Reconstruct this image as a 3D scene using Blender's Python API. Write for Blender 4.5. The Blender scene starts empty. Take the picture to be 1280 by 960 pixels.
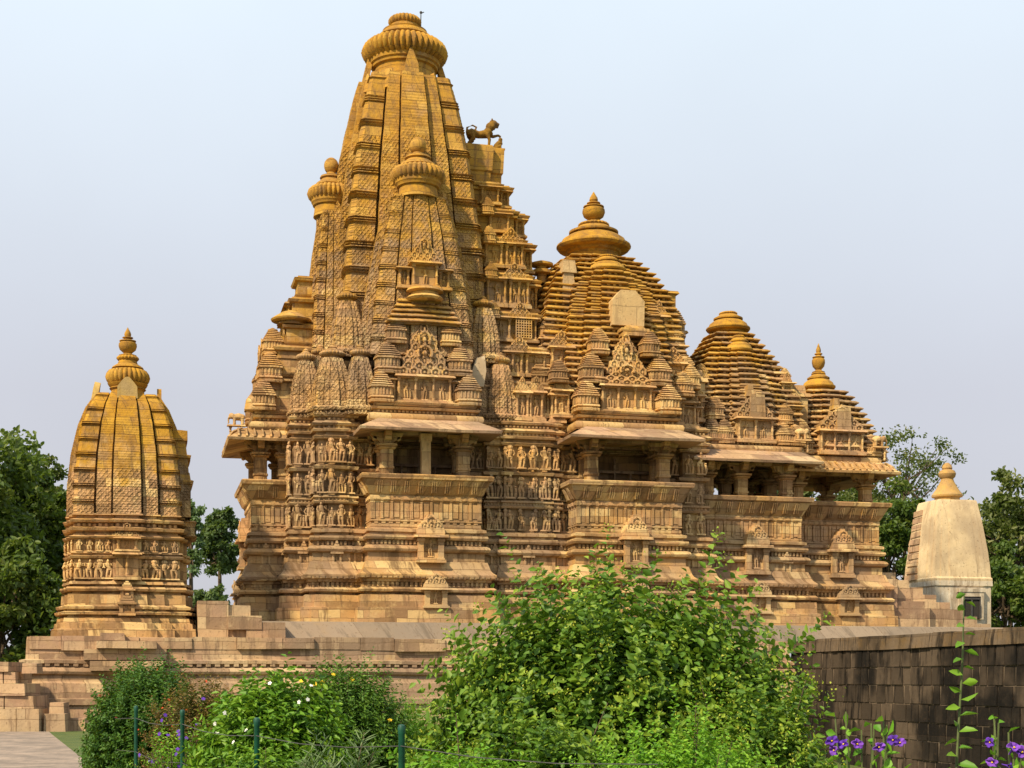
import bpy, math, random
import numpy as np
from mathutils import Vector, noise
R = math.radians
random.seed(7); rng = np.random.default_rng(7)
S = bpy.context.scene
C = S.collection
# ------------------------------------------------------------------ camera
cam = bpy.data.objects.new('camera', bpy.data.cameras.new('camera')); C.objects.link(cam)
cam.location = (0, 0, 1.6); cam.rotation_euler = (R(90), 0, 0)
cam.data.sensor_width = 36; cam.data.lens = 36*1900/1280; cam.data.shift_y = 370/1280
cam.data.clip_start = .1; cam.data.clip_end = 6000
S.camera = cam
# ------------------------------------------------------------------ sky and sun
SUN_EL, SUN_AZ = R(43), R(-140)       # azimuth clockwise from +Y : left and a little behind the camera
W = bpy.data.worlds.new('World'); S.world = W; W.use_nodes = True
nt = W.node_tree; nt.nodes.clear()
wo = nt.nodes.new('ShaderNodeOutputWorld'); bg = nt.nodes.new('ShaderNodeBackground')
sk = nt.nodes.new('ShaderNodeTexSky'); sk.sky_type = 'NISHITA'; sk.sun_disc = False
sk.sun_elevation = SUN_EL; sk.sun_rotation = SUN_AZ; sk.dust_density = 4; sk.air_density = 1.0; sk.ozone_density = 1
tc = nt.nodes.new('ShaderNodeTexCoord'); sx = nt.nodes.new('ShaderNodeSeparateXYZ')
nt.links.new(tc.outputs['Generated'], sx.inputs[0])
ramp = nt.nodes.new('ShaderNodeValToRGB')
ramp.color_ramp.elements[0].position = 0.0; ramp.color_ramp.elements[0].color = (4.9, 4.85, 5.25, 1)
ramp.color_ramp.elements[1].position = 0.42; ramp.color_ramp.elements[1].color = (6.6, 7.45, 8.2, 1)
e = ramp.color_ramp.elements.new(0.18); e.color = (5.05, 5.15, 5.7, 1)
nt.links.new(sx.outputs['Z'], ramp.inputs[0])
mx = nt.nodes.new('ShaderNodeMix'); mx.data_type = 'RGBA'; mx.inputs[0].default_value = .9
nt.links.new(sk.outputs[0], mx.inputs[6]); nt.links.new(ramp.outputs[0], mx.inputs[7])
nz_ = nt.nodes.new('ShaderNodeTexNoise'); nz_.inputs['Scale'].default_value = 2.2; nz_.inputs['Detail'].default_value = 5; nz_.inputs['Roughness'].default_value = .55
nt.links.new(tc.outputs['Generated'], nz_.inputs['Vector'])
mr_ = nt.nodes.new('ShaderNodeMapRange'); mr_.inputs[1].default_value = .3; mr_.inputs[2].default_value = .7; mr_.inputs[3].default_value = .955; mr_.inputs[4].default_value = 1.04
nt.links.new(nz_.outputs[0], mr_.inputs[0])
mc_ = nt.nodes.new('ShaderNodeVectorMath'); mc_.operation = 'SCALE'; nt.links.new(mx.outputs[2], mc_.inputs[0]); nt.links.new(mr_.outputs[0], mc_.inputs['Scale'])
nt.links.new(mc_.outputs[0], bg.inputs[0]); bg.inputs[1].default_value = .1
nt.links.new(bg.outputs[0], wo.inputs[0])
sun = bpy.data.objects.new('sun', bpy.data.lights.new('sun', 'SUN')); C.objects.link(sun)
sun.data.energy = 4.9; sun.data.angle = R(2.5); sun.data.color = (1, .84, .60)
sd = Vector((math.sin(SUN_AZ)*math.cos(SUN_EL), math.cos(SUN_AZ)*math.cos(SUN_EL), math.sin(SUN_EL)))
sun.rotation_euler = sd.to_track_quat('Z', 'Y').to_euler()
S.view_settings.view_transform = 'Standard'; S.view_settings.look = 'None'
S.view_settings.exposure = 0.42; S.view_settings.gamma = 1; S.view_settings.use_curve_mapping = False
# ------------------------------------------------------------------ frame of the temple
TH = R(13.6); CT, ST = math.cos(TH), math.sin(TH)
XC, YC, T = -4.232, 60.0, 3.65
FLOOR = 3.0
def w2(u, v):                       # temple plan -> world plan
    return XC+u*CT-v*ST, YC+u*ST+v*CT
# ------------------------------------------------------------------ mesh helpers
class MB:
    def __init__(s): s.v = []; s.f = []
    def add(s, v, f):
        o = len(s.v); s.v.extend(v); s.f.extend([tuple(i+o for i in q) for q in f]); return s
    def merge(s, b, loc=(0, 0, 0), rot=0, sc=1):
        c, n = math.cos(rot), math.sin(rot)
        if not isinstance(sc, tuple): sc = (sc, sc, sc)
        return s.add([((x*sc[0])*c-(y*sc[1])*n+loc[0], (x*sc[0])*n+(y*sc[1])*c+loc[1], z*sc[2]+loc[2]) for x, y, z in b.v], b.f)
    def box(s, x0, x1, y0, y1, z0, z1, tx=0, ty=0):
        return s.add([(x0, y0, z0), (x1, y0, z0), (x1, y1, z0), (x0, y1, z0),
                      (x0+tx, y0+ty, z1), (x1-tx, y0+ty, z1), (x1-tx, y1-ty, z1), (x0+tx, y1-ty, z1)],
                     [(3, 2, 1, 0), (4, 5, 6, 7), (0, 1, 5, 4), (1, 2, 6, 5), (2, 3, 7, 6), (3, 0, 4, 7)])
    def loft(s, rings, cap0=True, cap1=True, closed=True):
        n = len(rings[0]); v = [p for r in rings for p in r]; f = []
        for i in range(len(rings)-1):
            for j in range(n if closed else n-1):
                k = (j+1) % n
                f.append((i*n+j, i*n+k, (i+1)*n+k, (i+1)*n+j))
        if cap0: f.append(tuple(range(n-1, -1, -1)))
        if cap1: f.append(tuple((len(rings)-1)*n+j for j in range(n)))
        return s.add(v, f)
    def stack(s, poly, prof, cap0=False, cap1=True, dens=0):
        if dens: poly = densify(poly, dens)
        return s.loft([[(x, y, z) for x, y in offset(poly, d)] for z, d in prof], cap0, cap1)
    def lathe(s, prof, n=24, loc=(0, 0, 0), rib=0, amp=0, sq=1):
        rings = []
        for r, z in prof:
            ring = []
            for j in range(n):
                a = 2*math.pi*j/n
                q = r*(1+(amp*(abs(math.cos(a*rib/2))-.5) if rib else 0))
                ring.append((loc[0]+q*math.cos(a), loc[1]+q*math.sin(a)*sq, loc[2]+z))
            rings.append(ring)
        return s.loft(rings)
    def tube(s, pts, rad, n=7):
        pts = [Vector(p) for p in pts]
        if not hasattr(rad, '__len__'): rad = [rad]*len(pts)
        rings = []; up = Vector((.13, .2, 1)).normalized()
        for i, p in enumerate(pts):
            d = (pts[min(i+1, len(pts)-1)]-pts[max(i-1, 0)])
            if d.length < 1e-7: d = Vector((0, 0, 1))
            d.normalize()
            a = d.cross(Vector((1, .1, .05)) if abs(d.z) > .8 else up).normalized(); b = d.cross(a)
            rings.append([tuple(p+(a*math.cos(2*math.pi*j/n)+b*math.sin(2*math.pi*j/n))*rad[i]) for j in range(n)])
        return s.loft(rings)
    def ball(s, c, r, n=10, m=6):
        if not hasattr(r, '__len__'): r = (r, r, r)
        return s.loft([[(c[0]+r[0]*math.sin(t)*math.cos(2*math.pi*j/n), c[1]+r[1]*math.sin(t)*math.sin(2*math.pi*j/n), c[2]-r[2]*math.cos(t)) for j in range(n)]
                       for t in [math.pi*(i+.15)/(m+.3) for i in range(m+1)]])
    def jit(s, amp, fr=1.3):
        out = []
        for p in s.v:
            q = Vector(p); d = noise.noise_vector(q*fr)*amp + noise.noise_vector(q*fr*4.1)*amp*.5
            out.append((p[0]+d.x, p[1]+d.y, p[2]+d.z*.7))
        s.v = out; return s
    def build(s, name, mat, parent=None, loc=(0, 0, 0), rot=0, sm=35, tint=None):
        me = bpy.data.meshes.new(name); me.from_pydata(s.v, [], s.f); me.update()
        me.materials.append(mat)
        if sm: me.shade_smooth(); me.set_sharp_from_angle(angle=R(sm))
        if tint is not None:
            at = me.attributes.new('tint', 'FLOAT', 'POINT'); at.data.foreach_set('value', np.asarray(tint, dtype=np.float32))
        o = bpy.data.objects.new(name, me); C.objects.link(o); o.parent = parent
        o.location = loc; o.rotation_euler = (0, 0, rot)
        return o
def densify(poly, mx):
    out = []
    for i, (x, y) in enumerate(poly):
        X, Y = poly[(i+1) % len(poly)]; n = max(1, int(math.hypot(X-x, Y-y)/mx))
        out += [(x+(X-x)*k/n, y+(Y-y)*k/n) for k in range(n)]
    return out
def offset(poly, d):
    if abs(d) < 1e-9: return list(poly)
    n = len(poly); out = []
    for i in range(n):
        (ax, ay), (bx, by), (cx, cy) = poly[i-1], poly[i], poly[(i+1) % n]
        l1 = math.hypot(bx-ax, by-ay) or 1; l2 = math.hypot(cx-bx, cy-by) or 1
        n1 = ((by-ay)/l1, -(bx-ax)/l1); n2 = ((cy-by)/l2, -(cx-bx)/l2)
        q = 1+n1[0]*n2[0]+n1[1]*n2[1]
        if q < .05: out.append((bx+d*n1[0], by+d*n1[1])); continue
        out.append((bx+d*(n1[0]+n2[0])/q, by+d*(n1[1]+n2[1])/q))
    return out
def rect(x0, x1, y0, y1): return [(x0, y0), (x1, y0), (x1, y1), (x0, y1)]
def scaled(poly, k, c=(0, 0), ky=None):
    ky = k if ky is None else ky
    return [(c[0]+(x-c[0])*k, c[1]+(y-c[1])*ky) for x, y in poly]
def seen(nx, ny): return ny < -.5 or nx < -.5      # faces turned south or west
def dentils(mb, poly, off, z0, z1, pitch, w, dep, allsides=False):
    P = offset(poly, off)
    for i in range(len(P)):
        (x, y), (X, Y) = P[i], P[(i+1) % len(P)]
        L = math.hypot(X-x, Y-y)
        if L < pitch*1.2: continue
        tx, ty = (X-x)/L, (Y-y)/L; nx, ny = ty, -tx
        if not allsides and not seen(nx, ny): continue
        n = int(L/pitch)
        for k in range(n):
            s = (k+.5)*L/n
            q = []
            for z in (z0, z1):
                for a, b in ((-w/2, -.02), (w/2, -.02), (w/2, dep), (-w/2, dep)):
                    q.append((x+tx*(s+a)+nx*b, y+ty*(s+a)+ny*b, z))
            mb.add(q, [(0, 1, 2, 3), (7, 6, 5, 4), (0, 4, 5, 1), (1, 5, 6, 2), (2, 6, 7, 3), (3, 7, 4, 0)])
def lerp(x, xs, ys): return float(np.interp(x, xs, ys))
def part(name, mb, mat, parent, loc=(0, 0, 0), rot=0, **k): return mb.build(name, mat, parent, loc, rot, **k)
def clone(o, parent=None, loc=None, rot=None, sc=None):
    c = o.copy(); C.objects.link(c)
    if parent is not None: c.parent = parent
    if loc is not None: c.location = loc
    if rot is not None: c.rotation_euler = (0, 0, rot)
    if sc is not None: c.scale = (sc, sc, sc) if not hasattr(sc, '__len__') else sc
    for ch in list(o.children): clone(ch, c)
    return c
def thing(name, label, cat, loc, rot=0, group=None):
    o = bpy.data.objects.new(name, None); C.objects.link(o); o.location = loc; o.rotation_euler = (0, 0, rot)
    o.empty_display_size = .3
    return tag(o, label, cat, group)
def tag(o, label, cat, group=None):
    o['label'] = label; o['category'] = cat
    if group: o['group'] = group
    return o
def struct(o): o['kind'] = 'structure'; return o
# ------------------------------------------------------------------ materials
class NT:
    def __init__(s, name):
        s.m = bpy.data.materials.new(name); s.m.use_nodes = True; s.t = s.m.node_tree
        s.b = s.t.nodes['Principled BSDF']; s.out = s.t.nodes['Material Output']
    def n(s, typ, ins=None, **kw):
        q = s.t.nodes.new('ShaderNode'+typ)
        for k, v in kw.items(): setattr(q, k, v)
        for k, v in (ins or {}).items(): s.set(q.inputs[k], v)
        return q
    def set(s, sock, v):
        if isinstance(v, bpy.types.NodeSocket): s.t.links.new(v, sock)
        else: sock.default_value = v
    def math(s, op, a, b=0., c=None, clamp=False):
        q = s.n('Math', {0: a, 1: b}, operation=op); q.use_clamp = clamp
        if c is not None: s.set(q.inputs[2], c)
        return q.outputs[0]
    def mix(s, f, a, b, mode='MIX'):
        q = s.n('Mix', data_type='RGBA', blend_type=mode); q.clamp_factor = True
        s.set(q.inputs[0], f); s.set(q.inputs[6], a); s.set(q.inputs[7], b); return q.outputs[2]
    def map(s, v, a, b, c=0., d=1., smooth=True):
        q = s.n('MapRange', {0: v, 1: a, 2: b, 3: c, 4: d}); q.interpolation_type = 'SMOOTHSTEP' if smooth else 'LINEAR'; return q.outputs[0]
    def noise(s, vec, sc, det=4, rough=.6, out=0):
        return s.n('TexNoise', {'Vector': vec, 'Scale': sc, 'Detail': det, 'Roughness': rough}).outputs[out]
    def vec(s, x, y, z): return s.n('CombineXYZ', {0: x, 1: y, 2: z}).outputs[0]
def c4(r, g, b): return (r, g, b, 1)
def stone(name, lich=(9, 17), lichamt=.85, carve=0, plain_above=None, base=1., brick=(.8, .3), pal=None, west=.35, smooth=0, stain=.5):
    k = NT(name)
    geo = k.n('NewGeometry')
    mp = k.n('Mapping', {'Vector': geo.outputs['Position'], 'Rotation': (0, 0, -TH)}).outputs[0]
    nm = k.n('Mapping', {'Vector': geo.outputs['Normal'], 'Rotation': (0, 0, -TH)}, vector_type='NORMAL').outputs[0]
    p = k.n('SeparateXYZ', {0: mp}); nn = k.n('SeparateXYZ', {0: nm})
    xs = k.math('ADD', p.outputs[0], p.outputs[1]); z = p.outputs[2]
    wv = k.noise(mp, .9, 2, .5)
    bv = k.vec(xs, k.math('ADD', z, k.math('MULTIPLY', wv, .14)), 0.)
    br = k.n('TexBrick', {'Vector': bv, 'Color1': c4(0, 0, 0), 'Color2': c4(1, 1, 1), 'Mortar': c4(.5, .5, .5), 'Scale': 1., 'Mortar Size': .008,
                          'Mortar Smooth': .3, 'Bias': 0., 'Brick Width': brick[0], 'Row Height': brick[1]})
    bc = k.n('SeparateColor', {0: br.outputs[0]}).outputs[0]
    tan, pink, dark, cream = pal or (c4(.46, .268, .098), c4(.43, .252, .122), c4(.155, .09, .042), c4(.60, .42, .185))
    n1 = k.noise(mp, .45, 5, .65); n2 = k.noise(mp, 2.3, 6, .7)
    st = k.noise(k.vec(k.math('MULTIPLY', xs, 3.), k.math('MULTIPLY', z, .45), p.outputs[1]), 1., 5, .7)
    col = k.mix(k.map(n1, .38, .62), tan, pink)
    col = k.mix(k.math('MULTIPLY', k.map(bc, .6, .95), .88), col, cream)
    col = k.mix(k.math('MULTIPLY', k.map(bc, .40, .06), .62), col, dark)
    col = k.mix(k.math('MULTIPLY', k.map(n2, .50, .70), .55), col, cream)
    gb = k.noise(mp, .28, 4, .6)
    col = k.mix(k.math('MULTIPLY', k.map(gb, .47, .62), .55), col, c4(.25, .18, .12))
    # weathering: broad grey-brown rain stains
    col = k.mix(k.math('MULTIPLY', k.map(st, .49, .68), stain*1.15), col, dark)
    # mustard lichen, thicker high up and on the weather side
    lf = k.map(z, T+lich[0], T+lich[1], 0., 1.)
    lf = k.math('ADD', lf, k.math('MULTIPLY', k.map(nn.outputs[0], .1, -.8), west))
    lf = k.math('ADD', lf, k.math('MULTIPLY', k.map(nn.outputs[2], .2, .9), .12))
    ln = k.noise(mp, 1.1, 6, .72)
    lf = k.math('MULTIPLY', k.map(k.math('ADD', k.math('ADD', lf, k.math('MULTIPLY', k.math('SUBTRACT', bc, .5), .35)), k.math('MULTIPLY', k.math('SUBTRACT', ln, .5), 2.4)), .25, 1.0), lichamt)
    ly = k.mix(k.map(n2, .35, .65), c4(.45, .235, .020), c4(.27, .135, .022))
    ly = k.mix(k.math('MULTIPLY', k.map(bc, .6, 1.), .5), ly, c4(.50, .29, .045))
    col = k.mix(lf, col, ly)
    col = k.mix(k.math('MULTIPLY', k.map(st, .52, .66), .6*min(1., stain*2)), col, dark)
    # small dark pits and soot spots
    sp = k.noise(mp, 11., 4, .7)
    col = k.mix(k.math('MULTIPLY', k.map(sp, .57, .70), .65), col, c4(.12, .07, .035))
    col = k.mix(k.math('MULTIPLY', k.math('SUBTRACT', 1., k.map(br.outputs[1], .0, .9)), 1.), c4(.14, .08, .04), col) if False else k.mix(k.math('MULTIPLY', br.outputs[1], .5), col, c4(.13, .075, .035))
    if base != 1.: col = k.mix(1., col, c4(base, base, base), 'MULTIPLY')
    k.set(k.b.inputs['Base Color'], col); k.b.inputs['Roughness'].default_value = .92
    k.b.inputs['Specular IOR Level'].default_value = .2
    h = k.math('MULTIPLY', n2, .5)
    h = k.math('ADD', h, k.math('MULTIPLY', k.noise(mp, 9., 5, .7), .35))
    h = k.math('SUBTRACT', h, k.math('MULTIPLY', br.outputs[1], .5))
    if carve:
        cv = k.vec(xs, k.math('MULTIPLY', z, 1.15), 0.)
        vo = k.n('TexVoronoi', {'Vector': cv, 'Scale': carve, 'Randomness': .6}).outputs[0]
        wob = k.math('MULTIPLY', k.noise(mp, 3., 3, .6), .10); a_ = k.math('MULTIPLY', k.math('ADD', xs, wob), carve*2.3); b_ = k.math('MULTIPLY', k.math('ADD', z, wob), carve*2.0)
        jl = k.math('MULTIPLY', k.math('ABSOLUTE', k.math('SINE', k.math('ADD', a_, b_))), k.math('ABSOLUTE', k.math('SINE', k.math('SUBTRACT', a_, b_))))
        wa = k.math('MULTIPLY', k.math('SINE', k.math('MULTIPLY', xs, carve*6.28)), k.math('SINE', k.math('MULTIPLY', z, carve*6.28)))
        ero = k.map(k.noise(mp, .8, 4, .7), .36, .58, .25, 1.)
        if plain_above is not None: ero = k.math('MULTIPLY', ero, k.map(k.math('ADD', z, k.math('MULTIPLY', bc, .8)), T+plain_above, T+plain_above+.7, 1., .06))
        h = k.math('ADD', h, k.math('MULTIPLY', k.math('ADD', k.math('MULTIPLY', k.map(vo, .1, .55), .7), k.math('MULTIPLY', k.map(jl, .65, .15), 1.1)), ero))
        pass
    bp = k.n('Bump', {'Height': h, 'Distance': (.045 if not carve else .05) if not smooth else .015, 'Strength': .9})
    k.set(k.b.inputs['Normal'], bp.outputs[0])
    return k.m
M = {}
M['wall'] = stone('temple_stone', (5.5, 16), .85, 0)
M['spire'] = stone('spire_stone', (7, 19), .85, 8.5, plain_above=18.6, brick=(.7, .36))
M['fig'] = stone('figure_stone', (6.5, 17), .7, 0, base=1.12, stain=.35)
M['roof'] = stone('roof_stone', (6.5, 15), .9, 0, stain=.4)
M['crown'] = stone('crown_stone', (-4, 9), .95, 0, brick=(1.1, .9), stain=.6)
M['statue'] = stone('statue_stone', (-4, 12), .9, 0, brick=(30., 30.), stain=.7, base=.55)
M['shrine'] = stone('shrine_stone', (1.8, 6.2), 1., 0, brick=(.7, .3))
M['shrinecarve'] = stone('shrine_carved_stone', (3.2, 7.0), 1., 8.5, plain_above=4.9, brick=(.7, .3))
M['low'] = stone('platform_stone', (60, 70), .6, 0, brick=(1.3, .42), west=.2,
                 pal=(c4(.42, .27, .145), c4(.39, .24, .15), c4(.18, .115, .07), c4(.54, .39, .22)))
M['pale'] = stone('pale_repair_stone', (60, 70), .5, 0, brick=(2., 2.), west=0, stain=.25,
                  pal=(c4(.55, .37, .165), c4(.50, .34, .16), c4(.28, .18, .09), c4(.60, .44, .22)))
M['plaster'] = stone('lime_plaster', (8, 13), .5, 0, brick=(30., 30.), west=.0, stain=.6, smooth=1,
                     pal=(c4(.70, .54, .31), c4(.66, .52, .32), c4(.40, .29, .17), c4(.74, .60, .37)))
M['yellowed'] = stone('yellowed_plaster', (-2, 5), .6, 0, brick=(30., 30.), west=.0, stain=.4, smooth=1, pal=(c4(.66, .48, .22), c4(.62, .46, .24), c4(.30, .2, .1), c4(.7, .54, .3)))
M['white'] = stone('whitewash', (60, 70), .3, 0, brick=(30., 30.), west=.0, stain=.5, smooth=1,
                   pal=(c4(.70, .60, .44), c4(.66, .57, .43), c4(.28, .22, .15), c4(.74, .70, .60)))
M['grey'] = stone('grey_flagstone', (60, 70), .2, 0, brick=(2.5, 2.), west=0, smooth=1, stain=.4,
                  pal=(c4(.22, .17, .12), c4(.20, .16, .12), c4(.12, .095, .07), c4(.27, .21, .15)))
M['black'] = stone('dark_blocks', (60, 70), .3, 0, brick=(.62, 50.), west=0, stain=.8,
                   pal=(c4(.034, .024, .016), c4(.027, .021, .016), c4(.010, .008, .006), c4(.062, .046, .030)))
M['mortar'] = stone('pale_mortar', (60, 70), 0., 0, brick=(30., 30.), west=0, smooth=1, stain=.8, pal=(c4(.13, .10, .07), c4(.11, .085, .06), c4(.04, .03, .02), c4(.22, .17, .12)))
def plain(name, col, rough=.8, metal=0):
    k = NT(name); k.b.inputs['Base Color'].default_value = c4(*col); k.b.inputs['Roughness'].default_value = rough
    k.b.inputs['Metallic'].default_value = metal
    geo = k.n('NewGeometry'); nz = k.noise(geo.outputs['Position'], 14., 4, .6)
    k.set(k.b.inputs['Base Color'], k.mix(k.map(nz, .35, .7), c4(*col), c4(*[q*.62 for q in col])))
    return k.m
M['iron'] = plain('dark_iron', (.06, .055, .05), .6)
M['green'] = plain('green_paint', (.004, .075, .042), .5)
M['wire'] = plain('wire_steel', (.12, .11, .10), .5, .5)
M['bark'] = plain('bark', (.11, .075, .045), .95)
M['stem'] = plain('green_stem', (.10, .13, .035), .8)
M['shade_fill'] = plain('painted_shade', (.03, .024, .018), .9)  # near-black colour standing in for the shade inside openings
def leafmat(name, a, b, c, trans=.28):
    k = NT(name)
    at = k.n('Attribute'); at.attribute_name = 'tint'; t = at.outputs['Fac']
    col = k.mix(k.map(t, 0., .5, smooth=False), c4(*a), c4(*b)); col = k.mix(k.map(t, .5, 1., smooth=False), col, c4(*c))
    k.set(k.b.inputs['Base Color'], col); k.b.inputs['Roughness'].default_value = .5; k.b.inputs['Specular IOR Level'].default_value = .3
    tr = k.n('BsdfTranslucent', {'Color': k.mix(.5, col, c4(.25, .36, .02))})
    ms = k.n('MixShader', {0: trans, 1: k.b.outputs[0], 2: tr.outputs[0]})
    k.t.links.new(ms.outputs[0], k.out.inputs[0]); return k.m
# ------------------------------------------------------------------ carved ornament
def _mini(h):
    b = MB(); b.tube([(0, 0, 0), (.01*h, -.03*h, .2*h), (0, -.02*h, .36*h), (0, 0, .40*h)], [.05*h, .06*h, .055*h, .03*h], 6); b.ball((0, -.03*h, .45*h), .045*h, 6, 4); return b
def figure(h, v=0):
    b = MB(); r = random.Random(v); sw = r.choice((-1, 1))*r.uniform(.03, .06)*h
    b.box(-.20*h, .20*h, -.13*h, .06*h, -.07*h, 0, .02*h, .02*h)
    for s in (-1, 1):
        kx = s*(.075+.05*(r.random() < .4)*r.random())*h + sw*.6
        b.tube([(s*.065*h, -.02*h, 0), (kx, -.055*h, .25*h), (s*.055*h+sw, -.03*h, .5*h)], [.042*h, .05*h, .072*h], 6)
    b.tube([(sw, -.02*h, .45*h), (sw*.6, -.03*h, .56*h), (-.2*sw, -.045*h, .68*h), (-.5*sw, -.03*h, .80*h), (-.4*sw, -.02*h, .84*h)],
           [.105*h, .068*h, .10*h, .095*h, .035*h], 7)
    b.ball((-.3*sw, -.04*h, .895*h), (.055*h, .06*h, .068*h), 7, 5)
    b.tube([(-.3*sw, -.02*h, .94*h), (-.3*sw, -.01*h, 1.02*h)], [.05*h, .02*h], 6)
    for s in (-1, 1):
        m = r.random(); sh = Vector((s*.105*h-.5*sw, -.03*h, .79*h))
        if m < .4: pts = [sh, (s*.17*h, -.05*h, .64*h), (s*.12*h, -.10*h, .52*h)]
        elif m < .75: pts = [sh, (s*.19*h, -.05*h, .66*h), (s*.16*h, -.09*h, .82*h)]
        else: pts = [sh, (s*.15*h, -.06*h, .66*h), (s*.02*h, -.13*h, .69*h)]
        b.tube(pts, [.036*h, .032*h, .026*h], 5)
    if r.random() < .4: b.ball((-.3*sw, .0, .92*h), (.12*h, .03*h, .12*h), 9, 5)
    if r.random() < .4: b.merge(_mini(h), (r.choice((-1, 1))*.2*h, -.02*h, 0))
    if r.random() < .5: b.tube([(.17*h, 0, 0), (.18*h, -.02*h, .35*h), (.15*h, 0, .55*h)], [.03*h, .022*h, .015*h], 5)
    return b
FIG = [figure(1, i) for i in range(12)]
def ratha(w, d=None, a=.62, p1=1.09, p2=1.18, q=.32):
    """square with stepped offsets; w half width in x, d half width in y"""
    d = d or w; P = []
    side = [(-1, 1), (-a, 1), (-a, p1), (-q, p1), (-q, p2), (q, p2), (q, p1), (a, p1), (a, 1)]
    for k in range(4):
        c, s = [(1, 0), (0, 1), (-1, 0), (0, -1)][k]
        for x, o in side:
            X, Y = x, -o
            X, Y = X*c-Y*s, X*s+Y*c
            P.append((X*w, Y*d))
    return P
def tiers(mb, poly, z0, n, h, k0, k1, lip=.07, power=1., c=(0, 0), rec=.09, dens=0):
    """stack of n cornice slabs shrinking from k0 to k1"""
    if dens: poly = densify(poly, dens)
    rings = []
    for i in range(n):
        t = i/max(1, n-1); k = k0+(k1-k0)*t**power; k2 = k0+(k1-k0)*min(1, (i+1)/max(1, n-1))**power
        z = z0+i*h; P = scaled(poly, k, c); P2 = scaled(poly, (k*2+k2)/3, c)
        for q, d, zz in ((P, -rec, z), (P, -rec, z+.30*h), (P, lip*.75, z+.30*h), (P, lip, z+.42*h), (P, lip*.9, z+.55*h), (P2, lip*.25, z+.86*h), (P2, -rec*.6, z+h)):
            rings.append([(x, y, zz) for x, y in offset(q, d)])
    return mb.loft(rings, True, True)
def turret(w, h):
    b = MB(); P = ratha(w/2, a=.66, p1=1.07, p2=1.14, q=.3)
    b.stack(P, [(0, .03), (.07*h, .05), (.10*h, -.02), (.14*h, .05), (.19*h, .03), (.20*h, -.01), (.44*h, -.01), (.45*h, .05), (.50*h, .05), (.51*h, -.04)], True, True)
    dentils(b, P, -.01, .22*h, .43*h, w*.13, w*.06, w*.035, True)
    tiers(b, P, .51*h, 5, .072*h, .98, .52, lip=w*.045, rec=w*.05)
    b.lathe([(w*.22, .86*h), (w*.2, .89*h), (w*.3, .90*h), (w*.28, .935*h), (w*.12, .96*h), (w*.14, .97*h), (w*.05, 1.0*h)], 10)
    return b
def amalaka(r, h, ribs=36):
    b = MB(); n = ribs*6
    b.lathe([(r*.70, 0), (r*.86, .07*h), (r*.97, .26*h), (r*1.02, .5*h), (r*.97, .74*h), (r*.86, .93*h), (r*.66, h)], n, rib=ribs, amp=.10)
    return b
def pot(r, h):
    """kalasha : foot ring, pot, lid rings and bud"""
    b = MB()
    b.lathe([(r*q, h*z) for q, z in ((.95, 0), (1., .03), (.6, .07), (.45, .10), (.55, .13), (.9, .22), (1.03, .34), (1., .44), (.78, .5), (.95, .515), (.93, .54),
             (.55, .56), (.4, .6), (.62, .63), (.6, .655), (.32, .68), (.40, .74), (.34, .82), (.16, .92), (.03, 1.))], 20)
    return b
def niche_block(w, h, d=.35, figs=1, door=False):
    """front at y=0, body behind; pilasters, figures, eave"""
    b = MB(); b.box(-w/2-.08, w/2+.08, -.14, d, 0, .10*h); b.box(-w/2-.04, w/2+.04, -.10, d, .10*h, .15*h)
    b.box(-w/2, w/2, .10, d, .15*h, .86*h)
    n = figs+1
    for i in range(n):
        x = -w/2+w*i/(n-1) if n > 1 else 0
        x = max(-w/2+.05, min(w/2-.05, x)); q = .045
        b.lathe([(q*1.5, .15*h), (q*1.5, .22*h), (q, .24*h), (q, .45*h), (q*1.2, .47*h), (q*1.2, .51*h), (q, .53*h), (q, .76*h), (q*1.7, .80*h), (q*1.7, .86*h)], 8, (x, .0, 0))
    for i in range(figs):
        x = -w/2+w*(i+.5)/figs
        b.merge(FIG[(i*3+int(w*10)) % 12], (x, .10, .2*h), 0, .62*h)
    b.box(-w/2-.04, w/2+.04, -.08, d, .86*h, .90*h)
    b.box(-w/2-.13, w/2+.13, -.20, d, .90*h, .97*h, .03, .06); b.box(-w/2-.02, w/2+.02, -.06, d, .97*h, h)
    return b
def arch(r, t, y=0, c=(0, 0)):
    b = MB(); pts = []
    for i in range(9):
        a = math.pi*(-.18+1.36*i/8); pts.append((c[0]+r*math.cos(a), y, c[1]+r*math.sin(a)))
    b.tube(pts, [t]*9, 5); b.ball((c[0], y+t*.3, c[1]), (r*.38, t, r*.38), 6, 4)
    b.box(c[0]-t*.8, c[0]+t*.8, y-t, y+t, c[1]+r, c[1]+r+t*2.2, t*.5, t*.4)
    return b
def pediment(w, h, rows=5):
    """triangle of interlaced horseshoe arches on a stepped slab, front at y=0"""
    b = MB()
    for i in range(rows):
        f = 1-i/rows; z0 = h*i/rows; ww = w*f**1.0
        b.box(-ww/2, ww/2, .03+.035*i, .40, z0, z0+h/rows)
        n = rows-i; r = ww/n/2
        for j in range(n):
            b.merge(arch(r*.74, r*.22, .035*i, (-ww/2+r*(2*j+1), z0+.42*h/rows)))
    b.merge(arch(w*.13, w*.03, -.03, (0, h*.72)))
    return b
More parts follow.
